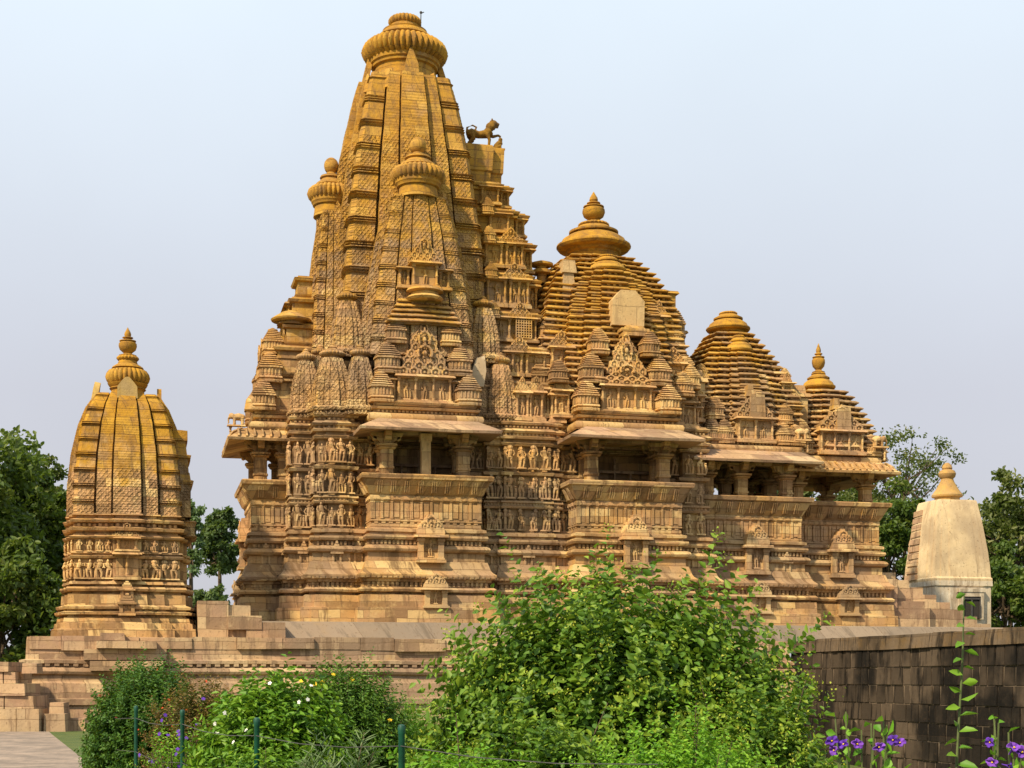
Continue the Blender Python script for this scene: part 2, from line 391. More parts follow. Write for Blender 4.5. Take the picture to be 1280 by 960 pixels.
def wall_niche(w, h):
    b = MB(); d = .55
    b.box(-w/2-.07, w/2+.07, -.10, d, 0, .06*h); b.box(-w/2-.02, w/2+.02, -.05, d, .06*h, .10*h)
    for s in (-1, 1): b.box(s*w*.39-w*.11, s*w*.39+w*.11, 0, d, .10*h, .52*h); b.box(s*w*.39-w*.14, s*w*.39+w*.14, -.04, d, .44*h, .50*h)
    b.box(-w/2, w/2, .16, d, .10*h, .52*h)
    b.merge(FIG[2], (0, .13, .14*h), 0, .34*h)
    b.box(-w/2-.16, w/2+.16, -.18, d, .52*h, .575*h, .02, .03); b.box(-w/2-.02, w/2+.02, -.05, d, .575*h, .60*h)
    b.box(-w/2-.03, w/2+.03, -.06, d, .60*h, .70*h, .02, .02)
    for i, (ww, z0, z1) in enumerate(((1.0, .70, .74), (.92, .74, .80), (.70, .80, .87), (.48, .87, .94), (.26, .94, 1.))):
        b.box(-w/2*ww, w/2*ww, -.05+.02*i, d, z0*h, z1*h, .03, .02)
    for j in range(3): b.merge(arch(w*.13, .02, -.05, (w*.26*(j-1), .77*h)))
    b.merge(arch(w*.17, .025, -.02, (0, .86*h)))
    return b
def small_shrinelet(w, h):
    b = MB(); d = .3
    b.box(-w/2-.03, w/2+.03, -.05, d, 0, .1*h)
    for s in (-1, 1): b.box(s*w*.38-w*.11, s*w*.38+w*.11, 0, d, .1*h, .48*h)
    b.box(-w/2, w/2, .08, d, .1*h, .48*h); b.merge(FIG[4], (0, .08, .14*h), 0, .3*h)
    b.box(-w/2-.06, w/2+.06, -.08, d, .48*h, .56*h)
    for i, ww in enumerate((1., .8, .55, .3)): b.box(-w/2*ww, w/2*ww, -.02, d, (.56+.1*i)*h, (.66+.1*i)*h, .02, .02)
    return b
def spire(w, h, base_d=1., levels=90, bhumi=7, p=1.12, r=1.26, curve=None, gro=.84, taper=.42):
    """curved ribbed tower with corner bands of ring mouldings; returns mesh, local z 0..h"""
    curve = curve or (lambda t: 1-(1-taper)*(.30*t+.70*t**2.3))
    rings = []
    for i in range(levels*2+1):
        t = i/(levels*2); z = h*t; k = w*curve(t)
        ph = (t*bhumi) % 1.0
        kr = 1.0
        if ph > .70 and t < .985:
            q = (ph-.70)/.30*3
            kr = .965+.075*abs(math.sin(math.pi*q))**.7
        odd = (i % 4) == 3
        pr = p*(1.0 if not odd else .995); rr = r*(1.0 if not odd else .995)
        ring = []
        a0, a1, b0, b1 = .62, .575, .30, .26
        side = [(-kr*.93, kr), (-a0, kr), (-a0, gro), (-a1, gro), (-a1, pr), (-b0, pr), (-b0, pr*.89), (-b1, pr*.89), (-b1, rr),
                (b1, rr), (b1, pr*.89), (b0, pr*.89), (b0, pr), (a1, pr), (a1, gro), (a0, gro), (a0, kr), (kr*.93, kr)]
        for s in range(4):
            c, n = [(1, 0), (0, 1), (-1, 0), (0, -1)][s]
            for x, o in side:
                X, Y = x*k, -o*k
                ring.append((X*c-Y*n, (X*n+Y*c)*base_d, z))
        rings.append(ring)
    b = MB(); b.loft(rings, True, True); return b
def leaf_tip(w, h, d):
    """pointed flat top of a central spire band"""
    b = MB(); o = [(-w, 0), (w, 0), (w*.95, h*.55), (w*.55, h*.8), (w*.22, h*.97), (0, h), (-w*.22, h*.97), (-w*.55, h*.8), (-w*.95, h*.55)]
    b.loft([[(x, -d/2, z) for x, z in o], [(x, d/2+.0, z) for x, z in o]]); return b
# ================================================================== GROUND, TERRACE
def gz(x, y):
    t = min(1, max(0, (x-.2)/4.5)); t = t*t*(3-2*t); q = min(1, max(0, (70-y)/20))
    return -1.3*t*q
def grid(xs, ys, zf):
    b = MB(); nx, ny = len(xs), len(ys)
    b.add([(x, y, zf(x, y)) for y in ys for x in xs], [(j*nx+i, j*nx+i+1, (j+1)*nx+i+1, (j+1)*nx+i) for j in range(ny-1) for i in range(nx-1)])
    return b
k = NT('lawn_grass'); geo = k.n('NewGeometry'); pz = geo.outputs['Position']
col = k.mix(k.map(k.noise(pz, 1.5, 5), .35, .65), c4(.075, .12, .02), c4(.13, .16, .03)); col = k.mix(k.map(k.noise(pz, 30., 3), .45, .7), col, c4(.035, .06, .012))
k.set(k.b.inputs['Base Color'], col); k.b.inputs['Roughness'].default_value = .95
k.set(k.b.inputs['Normal'], k.n('Bump', {'Height': k.noise(pz, 40., 4), 'Distance': .05}).outputs[0]); M['lawn'] = k.m
k = NT('path_paving'); geo = k.n('NewGeometry'); pz = geo.outputs['Position']
br = k.n('TexBrick', {'Vector': pz, 'Color1': c4(.36, .27, .20), 'Color2': c4(.28, .215, .165), 'Mortar': c4(.16, .125, .095), 'Scale': 1., 'Mortar Size': .012, 'Brick Width': 1.5, 'Row Height': .8})
col = k.mix(k.map(k.noise(pz, 1.2, 8, .75), .35, .62), br.outputs[0], c4(.16, .125, .095))
k.set(k.b.inputs['Base Color'], col); k.b.inputs['Roughness'].default_value = .9; M['path'] = k.m
def axis(*segs):
    out = []
    for a, b_, n in segs: out += list(np.linspace(a, b_, n, endpoint=False))
    return out+[segs[-1][1]]
struct(grid(axis((-2500, -60, 8), (-60, 60, 60), (60, 2500, 8)), axis((-60, 3, 6), (3, 110, 60), (110, 3000, 8)), gz).build('ground', M['lawn']))
pp = [(-13.1, 43.4), (-7.6, 27.6), (-3.6, 14), (-9.5, 14), (-15, 27.6), (-28, 43.4), (-30, 46.6), (-14.2, 46.6)]
b = MB(); b.loft([[(x, y, .004) for x, y in pp][::-1], [(x, y, .02) for x, y in pp][::-1]], True, True); struct(b.build('path', M['path'], sm=0))
# terrace that carries the temples
TW = [(-13.75, -7.9), (13.0, -7.9), (13.0, -34), (42, -34), (42, 16), (-13.75, 16)]
def place(p, rot=True):
    return p
terr = thing('stone_terrace', 'long low terrace of tan sandstone blocks with a moulded edge under the temples', 'terrace', (XC, YC, 0), TH)
b = MB()
SW = [(-13.75, -7.9), (12.9, -7.9), (12.9, 15), (-13.75, 15)]
b.stack(SW, [(-1.5, .34), (.22, .34), (.28, .28), (.75, .24), (.8, .34), (.98, .34), (1.02, .2), (1.5, .16), (1.56, .10), (1.75, .07), (1.80, .18), (1.88, .22), (1.98, .18), (2.02, .05),
             (2.10, .02), (2.14, .16), (2.24, .16), (2.28, -.02), (2.9, -.04), (3.0, -.06)], False, True, dens=.9)
dentils(b, SW, .04, 2.04, 2.13, .3, .16, .11)
part('terrace_wall', b.jit(.035, .9), M['low'], terr)
# coping stones along the edge, each a little different
rr = random.Random(3); b = MB(); x = -13.6
while x < 12.5:
    L = rr.uniform(.7, 1.9)
    b.box(x, x+L-.006, -7.98+rr.uniform(-.05, .10), -7.2, 2.66+rr.uniform(-.1, .0), 3.0+rr.uniform(-.03, .05), .01, .01)
    x += L
part('coping', b.jit(.02, 1.5), M['low'], terr)
b = MB(); b.box(-11.5, -9.6, -8.75, -7.7, 2.62, 2.86, .02, .02); b.box(-11.9, -9.3, -8.45, -7.7, 2.25, 2.6); b.box(-11.7, -9.4, -8.6, -7.7, 1.9, 2.22); b.box(-11.4, -10.6, -8.5, -7.6, 2.88, 3.12, .02, .02)
part('offset_projection', b.jit(.02, 1.2), M['low'], terr)
g = [(-7.4, -6.55), (20.9, -6.55), (24.6, -6.55), (24.6, 8), (-7.4, 8)]
b = MB(); b.stack(g, [(2.95, .25), (3.0, .22), (3.6, -.15), (3.64, -.3)], False, True, dens=.8)
part('grey_kerb', b.jit(.02, .8), M['grey'], terr)
# dark block wall of the eastern terrace
wl = thing('block_wall', 'tall dark wall of near-black square stone blocks at the right', 'wall', (XC, YC, 0), TH)
b = MB(); rr = random.Random(5)
X0 = 13.0; z = -2.6
b.box(X0+.25, 30, -33.6, -7.7, -2.6, 2.9)
shades = [MB(), MB(), MB()]
rows = [-2.6, -1.95, -1.4, -.84, -.25, .30, .86, 1.44, 2.0, 2.58]
for i in range(len(rows)-1):
    v = -33.6
    while v < -7.75:
        L = rr.uniform(.36, .78); L = min(L, -7.7-v)
        rr.choice(shades).box(X0+rr.uniform(-.07, -.02), X0+.4, v+.018, v+L-.018, rows[i]+.02, rows[i+1]-.02, .02, .02); v += L
v = -33.6
part('wall_core', b, M['black'], wl)
b = MB(); b.box(X0+.0, X0+.22, -33.5, -7.75, -2.5, 2.57); part('mortar', b, M['mortar'], wl)
for b_, q_ in zip(shades, (.30, .42, .60)):  # blocks drawn in three very dark tones, dealt out at random
    part('blocks', b_.jit(.010, 1.5), stone('dark_blocks', (60, 70), .3, 0, brick=(30., 30.), west=0, stain=.7, base=q_,
                   pal=(c4(.040, .029, .020), c4(.032, .025, .019), c4(.010, .008, .006), c4(.075, .056, .037))), wl)
b = MB(); b.box(X0+.012, X0+.3, -33.5, -7.75, -2.5, 2.57); part('mortar', b, M['mortar'], wl)
b = MB()
while v < -7.75:
    L = rr.uniform(.8, 1.9); L = min(L, -7.7-v)
    b.box(X0-.10+rr.uniform(-.03, .03), X0+1.6, v+.008, v+L-.008, 2.58, 3.0+rr.uniform(-.03, .05), .03, .02); v += L
part('coping', b.jit(.03, 1.2), stone('stained_coping', (60, 70), .3, 0, brick=(3., 1.), stain=.9, base=.75, pal=(c4(.12, .082, .048), c4(.10, .072, .044), c4(.03, .022, .015), c4(.24, .17, .10))), wl)  # coping drawn in a stained dark brown palette
# ================================================================== MAIN TEMPLE
TMP = thing('stone_temple', 'huge carved sandstone temple with a tall ribbed main tower and stepped roofs', 'temple', (XC, YC, T), TH)
def sym(half):          # south half outline west->east, mirrored to the north side
    return half+[(x, -y) for x, y in reversed(half)]
PL = sym([(-6.05, -2.0), (-4.7, -2.0), (-4.7, -3.05), (-3.9, -3.05), (-3.9, -3.85), (-3.55, -3.85), (-3.55, -3.97), (-2.85, -3.97), (-2.85, -3.85), (-2.0, -3.85), (-2.0, -4.7), (2.0, -4.7), (2.0, -3.75),
          (3.1, -3.75), (3.1, -3.9), (4.9, -3.9), (4.9, -3.75), (5.75, -3.75), (5.75, -4.7), (9.8, -4.7), (9.8, -3.75), (10.15, -3.75), (10.15, -3.9), (11.15, -3.9), (11.15, -3.05), (15.45, -3.05), (15.45, -2.1), (19.3, -2.1)])
PLP = [(0, .62), (.56, .60), (.58, .50), (1.02, .48), (1.04, .30), (1.12, .30), (1.14, .50), (1.22, .53), (1.30, .44), (1.31, .28), (1.50, .26), (1.51, .36), (1.60, .38), (1.62, .50), (1.76, .52), (1.86, .40),
       (1.95, .34), (2.24, .24), (2.26, .15), (2.56, .15), (2.58, .22), (2.62, .30), (2.70, .34), (2.78, .30), (2.83, .20), (2.84, .06), (3.02, .06), (3.04, .22), (3.12, .26), (3.2, .24), (3.22, .10), (3.30, .10), (3.32, .20), (3.42, .20), (3.46, .05), (3.5, .05)]
b = MB(); b.stack(PL, PLP, False, True, dens=.34)
b.jit(.034, .9)
dentils(b, PL, .25, 1.33, 1.49, .17, .09, .10); dentils(b, PL, .05, 2.86, 3.01, .15, .08, .09); dentils(b, PL, .50, 1.64, 1.72, .2, .12, .05)
rr = random.Random(9)
plinth = part('base_plinth', b, M['wall'], TMP)
# small carved shrines standing against the base
def onface(name, mb, spots, mat):
    first = None
    for (u, v, z, rot) in spots:
        if first is None: first = part(name, mb, mat, TMP, (u, v, z), rot)
        else: clone(first, TMP, (u, v, z), rot)
onface('wall_niche', wall_niche(.95, 1.75), [(0.1, -5.14, 2.2, 0)], M['fig'])
onface('tall_niche', wall_niche(.92, 2.0), [(7.9, -5.16, 2.15, 0), (13.45, -3.5, 2.1, 0), (17.55, -2.56, 2.1, 0), (-6.4, .2, 2.2, -math.pi/2), (7.9, 5.0, 2.15, math.pi)], M['fig'])
onface('low_niche', wall_niche(.82, 1.25), [(.25, -5.34, .55, 0), (7.9, -5.34, .55, 0), (13.5, -3.7, .55, 0), (17.75, -2.76, .55, 0), (-6.6, .3, .55, -math.pi/2)], M['pale'])
onface('base_shrine', small_shrinelet(.34, 1.0), [(-5.6, -2.2, 2.1, 0), (-3.2, -4.2, 2.05, 0), (-4.3, -3.3, 2.1, 0), (-2.4, -4.05, 2.1, 0), (2.75, -3.95, 2.1, 0), (4.0, -4.12, 2.05, 0), (5.3, -3.95, 2.1, 0), (10.65, -4.1, 2.1, 0), (10.0, -3.95, 2.1, 0), (11.7, -3.25, 2.1, 0), (14.8, -3.25, 2.1, 0),
                                         (-4.95, -2.5, 2.1, -math.pi/2), (-4.12, -3.4, 2.1, -math.pi/2)], M['fig'])
# figured walls
WB = sym([(-3.3, -1.5), (-4.7, -1.5), (-4.7, -3.05), (-3.9, -3.05), (-3.9, -3.85), (-3.55, -3.85), (-3.55, -3.97), (-2.85, -3.97), (-2.85, -3.85), (-2.5, -3.85), (-2.5, -3.4), (-1.7, -3.4), (-1.7, -2.3), (1.7, -2.3), (1.7, -3.4),
          (2.45, -3.4), (2.45, -3.72), (3.1, -3.72), (3.1, -3.85), (4.9, -3.85), (4.9, -3.72), (5.3, -3.72), (5.3, -3.4), (6.05, -3.4), (6.05, -2.3), (9.45, -2.3), (9.45, -3.4), (10.15, -3.4), (10.15, -3.85), (11.15, -3.85), (11.15, -2.6), (10.6, -2.6)])
b = MB()
WP = [(3.4, .14), (3.48, .14), (3.5, -.07), (4.36, -.07), (4.38, .09), (4.46, .13), (4.5, .05), (4.58, .05), (4.6, .13), (4.68, .11), (4.69, -.07), (5.62, -.07), (5.64, .10), (5.74, .14), (5.78, .03), (5.82, -.07), (6.72, -.07), (6.74, .08), (6.84, .13), (6.88, .02), (7.0, .02)]
b.stack(WB, WP, False, True, dens=.5); b.jit(.015, 1.)
dentils(b, WB, .0, 4.50, 4.59, .12, .06, .09)
wall = part('figured_wall', b, M['wall'], TMP)
figs = [part('carved_figure', FIG[i], M['fig'], wall, (0, 0, -3)) for i in range(12)]
used = [False]*12; cnt = 0; rr = random.Random(21)
for zb, hh in ((3.60, .80), (4.80, .82), (5.92, .80)):
    for i in range(len(WB)):
        (x, y), (X, Y) = WB[i], WB[(i+1) % len(WB)]
        L = math.hypot(X-x, Y-y); tx, ty = (X-x)/L, (Y-y)/L; nx, ny = ty, -tx
        if not seen(nx, ny) or y > 0 or L < .3: continue
        if abs(ny) < .5 and x > -3: continue
        if ny < -.5 and y > -2.5: continue
        n = max(1, round(L/.40))
        for j in range(n):
            s = (j+.5)*L/n; q = rr.randrange(12); sc = hh*rr.choice((.78, .9, .97, 1.03, 1.06))
            if cnt >= 100: continue
            loc = (x+tx*s+nx*.07, y+ty*s+ny*.07, zb); ro = math.atan2(ty, tx)
            o = figs[q] if not used[q] else clone(figs[q], wall)
            used[q] = True; o.location = loc; o.rotation_euler = (0, 0, ro); o.scale = (sc*1.18, sc*1.1, sc); cnt += 1
# flat carved panels and pilaster strips of the recess wall
b = MB(); b.box(-.045, .045, -.09, .1, 0, .86); b.box(-.07, .07, -.11, .1, .74, .80); b.box(-.07, .07, -.11, .1, .06, .12); ps = None
for zb in (3.52, 4.71, 5.84):
    for u, v in ((3.15, -3.85), (3.72, -3.85), (4.32, -3.85), (4.85, -3.85), (2.52, -3.72), (5.22, -3.72)):
        if ps is None: ps = part('pilaster_strip', b, M['wall'], wall, (u, v, zb))
        else: clone(ps, wall, (u, v, zb))
WT = sym([(-4.7, -3.05), (-3.9, -3.05), (-3.9, -3.85), (-3.55, -3.85), (-3.55, -3.97), (-2.85, -3.97), (-2.85, -3.85), (-2.5, -3.85), (-2.5, -3.4), (2.45, -3.4), (2.45, -3.72), (3.1, -3.72), (3.1, -3.85), (4.9, -3.85), (4.9, -3.72), (5.3, -3.72), (5.3, -3.4),
          (10.15, -3.4), (10.15, -3.85), (11.15, -3.85), (11.15, -2.6)])
b = MB(); b.stack(WT, [(6.98, .06), (7.0, .15), (7.08, .17), (7.13, .03), (7.2, .02), (7.22, .13), (7.30, .19), (7.40, .06), (7.42, -.02), (7.52, -.02), (7.54, .10), (7.62, .14), (7.68, .02), (7.72, .0)], True, True, dens=.5); b.jit(.015, 1.)
dentils(b, WT, -.03, 7.43, 7.51, .14, .08, .09); dentils(b, WT, .0, 7.13, 7.21, .14, .08, .09)
part('cornice', b, M['wall'], TMP)
# ------------------------------------------------------------------ porches
def column_mesh(z0, z1):
    b = MB(); H = z1-z0; P = ratha(.21, a=.6, p1=1.1, p2=1.18, q=.3)
    b.stack(P, [(z0, .06), (z0+.14, .06), (z0+.16, 0), (z0+.42*H, 0), (z0+.43*H, .03), (z0+.46*H, .03), (z0+.47*H, 0), (z1-.62, 0), (z1-.60, .05), (z1-.55, .09), (z1-.52, .03), (z1-.50, .12), (z1-.43, .13), (z1-.42, .02)], False, True)
    for k in range(4):
        q = MB(); q.loft([[(-.12, -.1, z), (.12, -.1, z), (.12, -y, z), (-.12, -y, z)][::-1] for z, y in ((z1-.42, .20), (z1-.30, .30), (z1-.2, .50), (z1-.10, .58), (z1, .60))])
        q.tube([(-.12, -.44, z1-.22), (.12, -.44, z1-.22)], .08, 7)
        b.merge(q, (0, 0, 0), k*math.pi/2)
    return b
def porch(name, rot, cu, cv, hw, F, B, ze, cols, eave_in=.55, eo=1.15, ribs=False, pier=False, hi=True):
    """frame: x along the face, outward is -y; cu,cv = plan origin; returns the porch part"""
    P = rect(-hw, hw, -F, -B)
    loc = (cu, cv, -.2 if name == 'open_hall' else 0)
    b = MB()
    b.stack(P, [(3.44, .06), (3.48, .06), (3.5, .0), (3.52, .03), (3.62, .03), (3.64, -.02), (3.70, -.02), (3.71, .06), (3.76, .06), (3.78, .0), (4.44, .0), (4.46, .05), (4.50, .07), (4.62, .07), (4.66, .04)], False, True, dens=.6)
    b.jit(.01, 1.)
    if hi:
        dentils(b, P, -.03, 3.63, 3.71, .26, .15, .07, True)
        for i in range(4):      # upright slabs of the panelled wall, uneven in depth
            (x, y), (X, Y) = P[i], P[(i+1) % 4]; L = math.hypot(X-x, Y-y); tx, ty = (X-x)/L, (Y-y)/L; nx, ny = ty, -tx
            n = int(L/.34)
            for j in range(n+1):
                s = L*j/n; q = MB(); q.box(-.045, .045, -.055, .1, 3.80, 4.43, .0, .0)
                b.merge(q, (x+tx*s, y+ty*s, 0), math.atan2(ty, tx))
                if j < n:
                    s = L*(j+.5)/n; d = .012*((j*7) % 3); q = MB(); q.box(-.09, .09, -.012-d, .1, 3.86, 4.37); q.loft([[(-.13, -.09, 4.50), (.13, -.09, 4.50), (0, -.09, 4.63)], [(-.13, 0, 4.50), (.13, 0, 4.50), (0, 0, 4.63)]])
                    b.merge(q, (x+tx*s, y+ty*s, 0), math.atan2(ty, tx))
    root = part(name, b, M['wall'], TMP, loc, rot)
    # slanting seat back
    b = MB(); b.stack(P, [(4.64, .02), (4.68, .08), (5.20, .34), (5.22, .42), (5.36, .45), (5.40, .38), (5.40, .1)], False, True, dens=.8); b.jit(.01, 1.)
    for i in range(4):
        (x, y), (X, Y) = P[i], P[(i+1) % 4]; L = math.hypot(X-x, Y-y); tx, ty = (X-x)/L, (Y-y)/L
        if not hi and ty*1 == 0: pass
        n = max(1, int(L/.45))
        for j in range(n):
            for m in (-1, 0, 1):
                s = L*(j+.5)/n+m*.075
                q = MB(); q.loft([[(-.022, -.10-d, z), (.022, -.10-d, z), (.022, -d+.02, z), (-.022, -d+.02, z)] for z, d in ((4.74, .08), (5.14, .28))])
                b.merge(q, (x+tx*s, y+ty*s, 0), math.atan2(ty, tx))
    part('seat_back', b, M['wall'], root)
    zc = ze+.10
    cm = column_mesh(4.66, zc); c0 = None
    for (x, y) in cols:
        if c0 is None: c0 = part('column', cm, M['wall'], root, (x, y, 0))
        else: clone(c0, root, (x, y, 0))
    if pier:
        b = MB(); b.box(-.17, .17, -F+.0, -F+.34, 4.66, zc-.02); b.box(-.21, .21, -F-.03, -F+.37, zc-.28, zc-.02)
        part('repair_pier', b, M['pale'], root)
    if hi and name == 'porch':
        b = MB(); yb = -2.5 if F < 5 else -4.6
        for xx in (-.55, .1, .75): b.box(xx-.035, xx+.035, yb-.05, yb+.05, 4.66, 6.1 if xx != .1 else 6.6)
        b.box(-1.6, 1.6, yb-.06, yb+.06, 6.02, 6.12)
        part('window_frame', b, M['low'], root)
    Q = rect(-hw+eave_in, hw-eave_in, -F, -B-eave_in*0)
    b = MB(); b.stack(Q, [(ze+.62, -.9), (ze+.58, -.42), (ze+.16, -.40), (ze+.16, -.1), (ze+.0, eo-.03), (ze+.09, eo), (ze+.16, eo-.12), (ze+.52, .38), (ze+.54, .1)], True, True, dens=.45)
    b.jit(.028, 1.1)
    if ribs:
        for i in range(4):
            (x, y), (X, Y) = Q[i], Q[(i+1) % 4]; L = math.hypot(X-x, Y-y); tx, ty = (X-x)/L, (Y-y)/L; n = max(1, int((L+1.4)/.28))
            for j in range(n):
                s = -.7+(L+1.4)*(j+.5)/n
                q = MB(); q.tube([(0, -eo+.02, ze+.13), (0, -.75, ze+.34), (-.0, -.40, ze+.50)], [.05, .05, .04], 5)
                b.merge(q, (x+tx*s, y+ty*s, 0), math.atan2(ty, tx))
    # beam under the eave
    b.stack(rect(-hw+.25, hw-.25, -F+.25, -B), [(ze+.3, -.36), (ze+.05, -.34), (ze+.05, 0), (ze+.3, 0)], False, False)
    part('eave', b, M['low'] if not ribs else M['wall'], root)
    b = MB(); Q2 = rect(-hw+.25, hw-.25, -F+.25, -B)
    b.stack(Q2, [(ze+.48, .30), (ze+.56, .36), (ze+.66, .38), (ze+.76, .34), (ze+.80, .2), (ze+.82, .08), (ze+.92, .08), (ze+.94, .24), (ze+1.02, .28), (ze+1.06, .1), (ze+1.10, .1)], False, True, dens=.7); b.jit(.012, 1.)
    if hi: dentils(b, Q2, .06, ze+.83, ze+.915, .15, .09, .10, True)
    part('roof_moulding', b, M['wall'], root)
    return root
HP = math.pi/2
colsA = [(-1.42, -4.42), (1.42, -4.42), (-1.42, -3.62), (1.42, -3.62)]
porch('porch', 0, 0, 0, 2.0, 4.7, 2.6, 6.85, colsA, pier=True)
porch('porch', 0, 7.77, 0, 2.02, 4.7, 2.6, 6.85, colsA)
porch('porch', -HP, 0, 0, 1.95, 6.05, 3.9, 6.82, [(-1.5, -5.75), (1.5, -5.75), (-1.5, -4.85), (1.5, -4.85)], ribs=True, eo=.95, eave_in=.4)
porch('porch', math.pi, 0, 0, 2.0, 4.7, 2.6, 6.85, colsA, hi=False)
porch('porch', math.pi, 7.77, 0, 2.02, 4.7, 2.6, 6.85, colsA, hi=False)
# open entrance halls : their own frame is turned only for the south front, so the rectangle covers the whole hall
porch('open_hall', 0, 13.3, 0, 2.13, 3.05, -3.05, 6.65, [(-.25, -2.75), (1.65, -2.75), (-1.7, -2.75), (-.25, 2.75), (1.65, 2.75), (-.25, -1.0), (1.65, -1.2), (-.25, 1.2), (1.65, 1.2)], eave_in=.4, eo=1.0)
porch('open_hall', 0, 17.35, 0, 1.95, 2.1, -2.1, 6.5, [(1.55, -1.8), (-1.5, -1.8), (1.55, 1.8), (-1.5, 1.8)], ribs=True, eave_in=.35, eo=.95)
# ------------------------------------------------------------------ towers
def crown(parent, mb_name, cx, cy, z, r, h, ribs, top=None, neck=None, mat=None, az=0):
    """neck, ribbed cushion and what stands on it, as sub-parts of the tower"""
    mat = mat or M['crown']
    if neck:
        b = MB(); q = neck
        b.lathe([(q*1.05, z-h*.75), (q*1.05, z-h*.55), (q*.98, z-h*.5), (q, z-h*.25), (q*1.08, z-h*.22), (q*1.1, z-h*.12), (q*1.16, z-h*.08), (q*1.16, z+.02)], 28, (cx, cy, 0))
        part('neck', b, M['roof'], parent)
    part('ribbed_cushion', amalaka(r, h, ribs).jit(.012, 1.4), mat, parent, (cx, cy, z))
    b = MB(); z2 = z+h
    b.lathe([(r*q, z2+h*y) for q, y in ((.60, -.05), (.62, .03), (.74, .06), (.72, .12), (.55, .22), (.52, .26), (.56, .30), (.54, .34), (.36, .44), (.34, .48))], 28, (cx, cy, 0))
    b.merge(amalaka(r*.36, h*.3, 18), (cx, cy, z2+h*.48))
    part('cap_discs', b, mat, parent)
    if top: part('pot_finial', pot(*top), mat, parent, (cx, cy, z2+h*.74))
    return z2+h*.78
# hidden core that carries the towers
b = MB(); b.stack(ratha(3.35, a=.66, p1=1.06, p2=1.1), [(7.66, 0), (8.6, -.1), (8.62, .02), (8.8, .02), (8.82, -.2), (9.5, -.25), (9.55, -.1), (9.75, -.1), (9.8, -.4), (10.3, -.5)], True, True, dens=.6)
part('tower_base', b.jit(.02, 1.), M['wall'], TMP)
ZS, HS = 9.6, 11.65
sp = spire(2.80, HS, levels=190, bhumi=12, p=1.10, r=1.22, curve=lambda t: lerp(t*HS+ZS, [9.6, 11, 14.5, 17.75, 20.4, 21.35], [1., .985, .92, .785, .615, .54]))
main = part('tall_spire', sp.jit(.018, 1.3), M['spire'], TMP, (0, 0, ZS)); main['label'] = 'tall ribbed main tower'
b = MB(); b.lathe([(1.26, 0), (1.24, .3), (1.2, .35), (1.2, .6), (1.3, .64), (1.32, .74), (1.38, .78), (1.4, .92)], 32); part('neck', b, M['roof'], main, (0, 0, 11.75))
part('ribbed_cushion', amalaka(1.60, .88, 42).jit(.015, 1.3), M['crown'], main, (0, 0, 12.6))
b = MB(); b.lathe([(1.0, 0), (1.06, .06), (1.10, .10), (1.05, .16), (.98, .18), (.92, .30), (.86, .34), (.88, .39), (.80, .42), (.62, .52), (.58, .54), (.56, .62)], 32); b.merge(amalaka(.62, .36, 24), (0, 0, .60)); b.lathe([(.3, .94), (.30, .97), (.18, 1.0), (.14, 1.04), (.15, 1.08), (.05, 1.14)], 14)
part('cap_discs', b, M['crown'], main, (0, 0, 13.52))
lt = None
for k in range(4):
    a = k*HP
    for s, ww, hh, rr_, mm in ((0, .26, 1.75, 1.62, 'roof'),):
        loc = (math.sin(a)*1.72, -math.cos(a)*1.72, 11.2)
        if lt is None: lt = part('band_tip', leaf_tip(.27, 1.55, .22), M['spire'], main, loc, a)
        else: clone(lt, main, loc, a)
ct = None
for k in range(4):
    a = k*HP+math.pi/4
    for s in (-1, 1):
        q = .16
        loc = (math.sin(a)*1.85+math.cos(a)*s*.5, -math.cos(a)*1.85+math.sin(a)*s*.5, 11.0)
        if ct is None: ct = part('corner_tip', leaf_tip(.15, .8, .18), M['spire'], main, loc, a)
        else: clone(ct, main, loc, a)
for o_ in main.children:
    if o_.name.startswith(('band_tip', 'corner_tip')): o_.rotation_euler[0] = R(-13)
b = MB(); b.tube([(.62, -.1, 13.7), (.63, -.1, 14.72)], .022, 5); b.tube([(.62, -.1, 14.68), (.75, -.1, 14.75)], .02, 4); b.ball((.63, -.1, 14.72), .06, 6, 4)
part('lightning_rod', b, M['iron'], main)
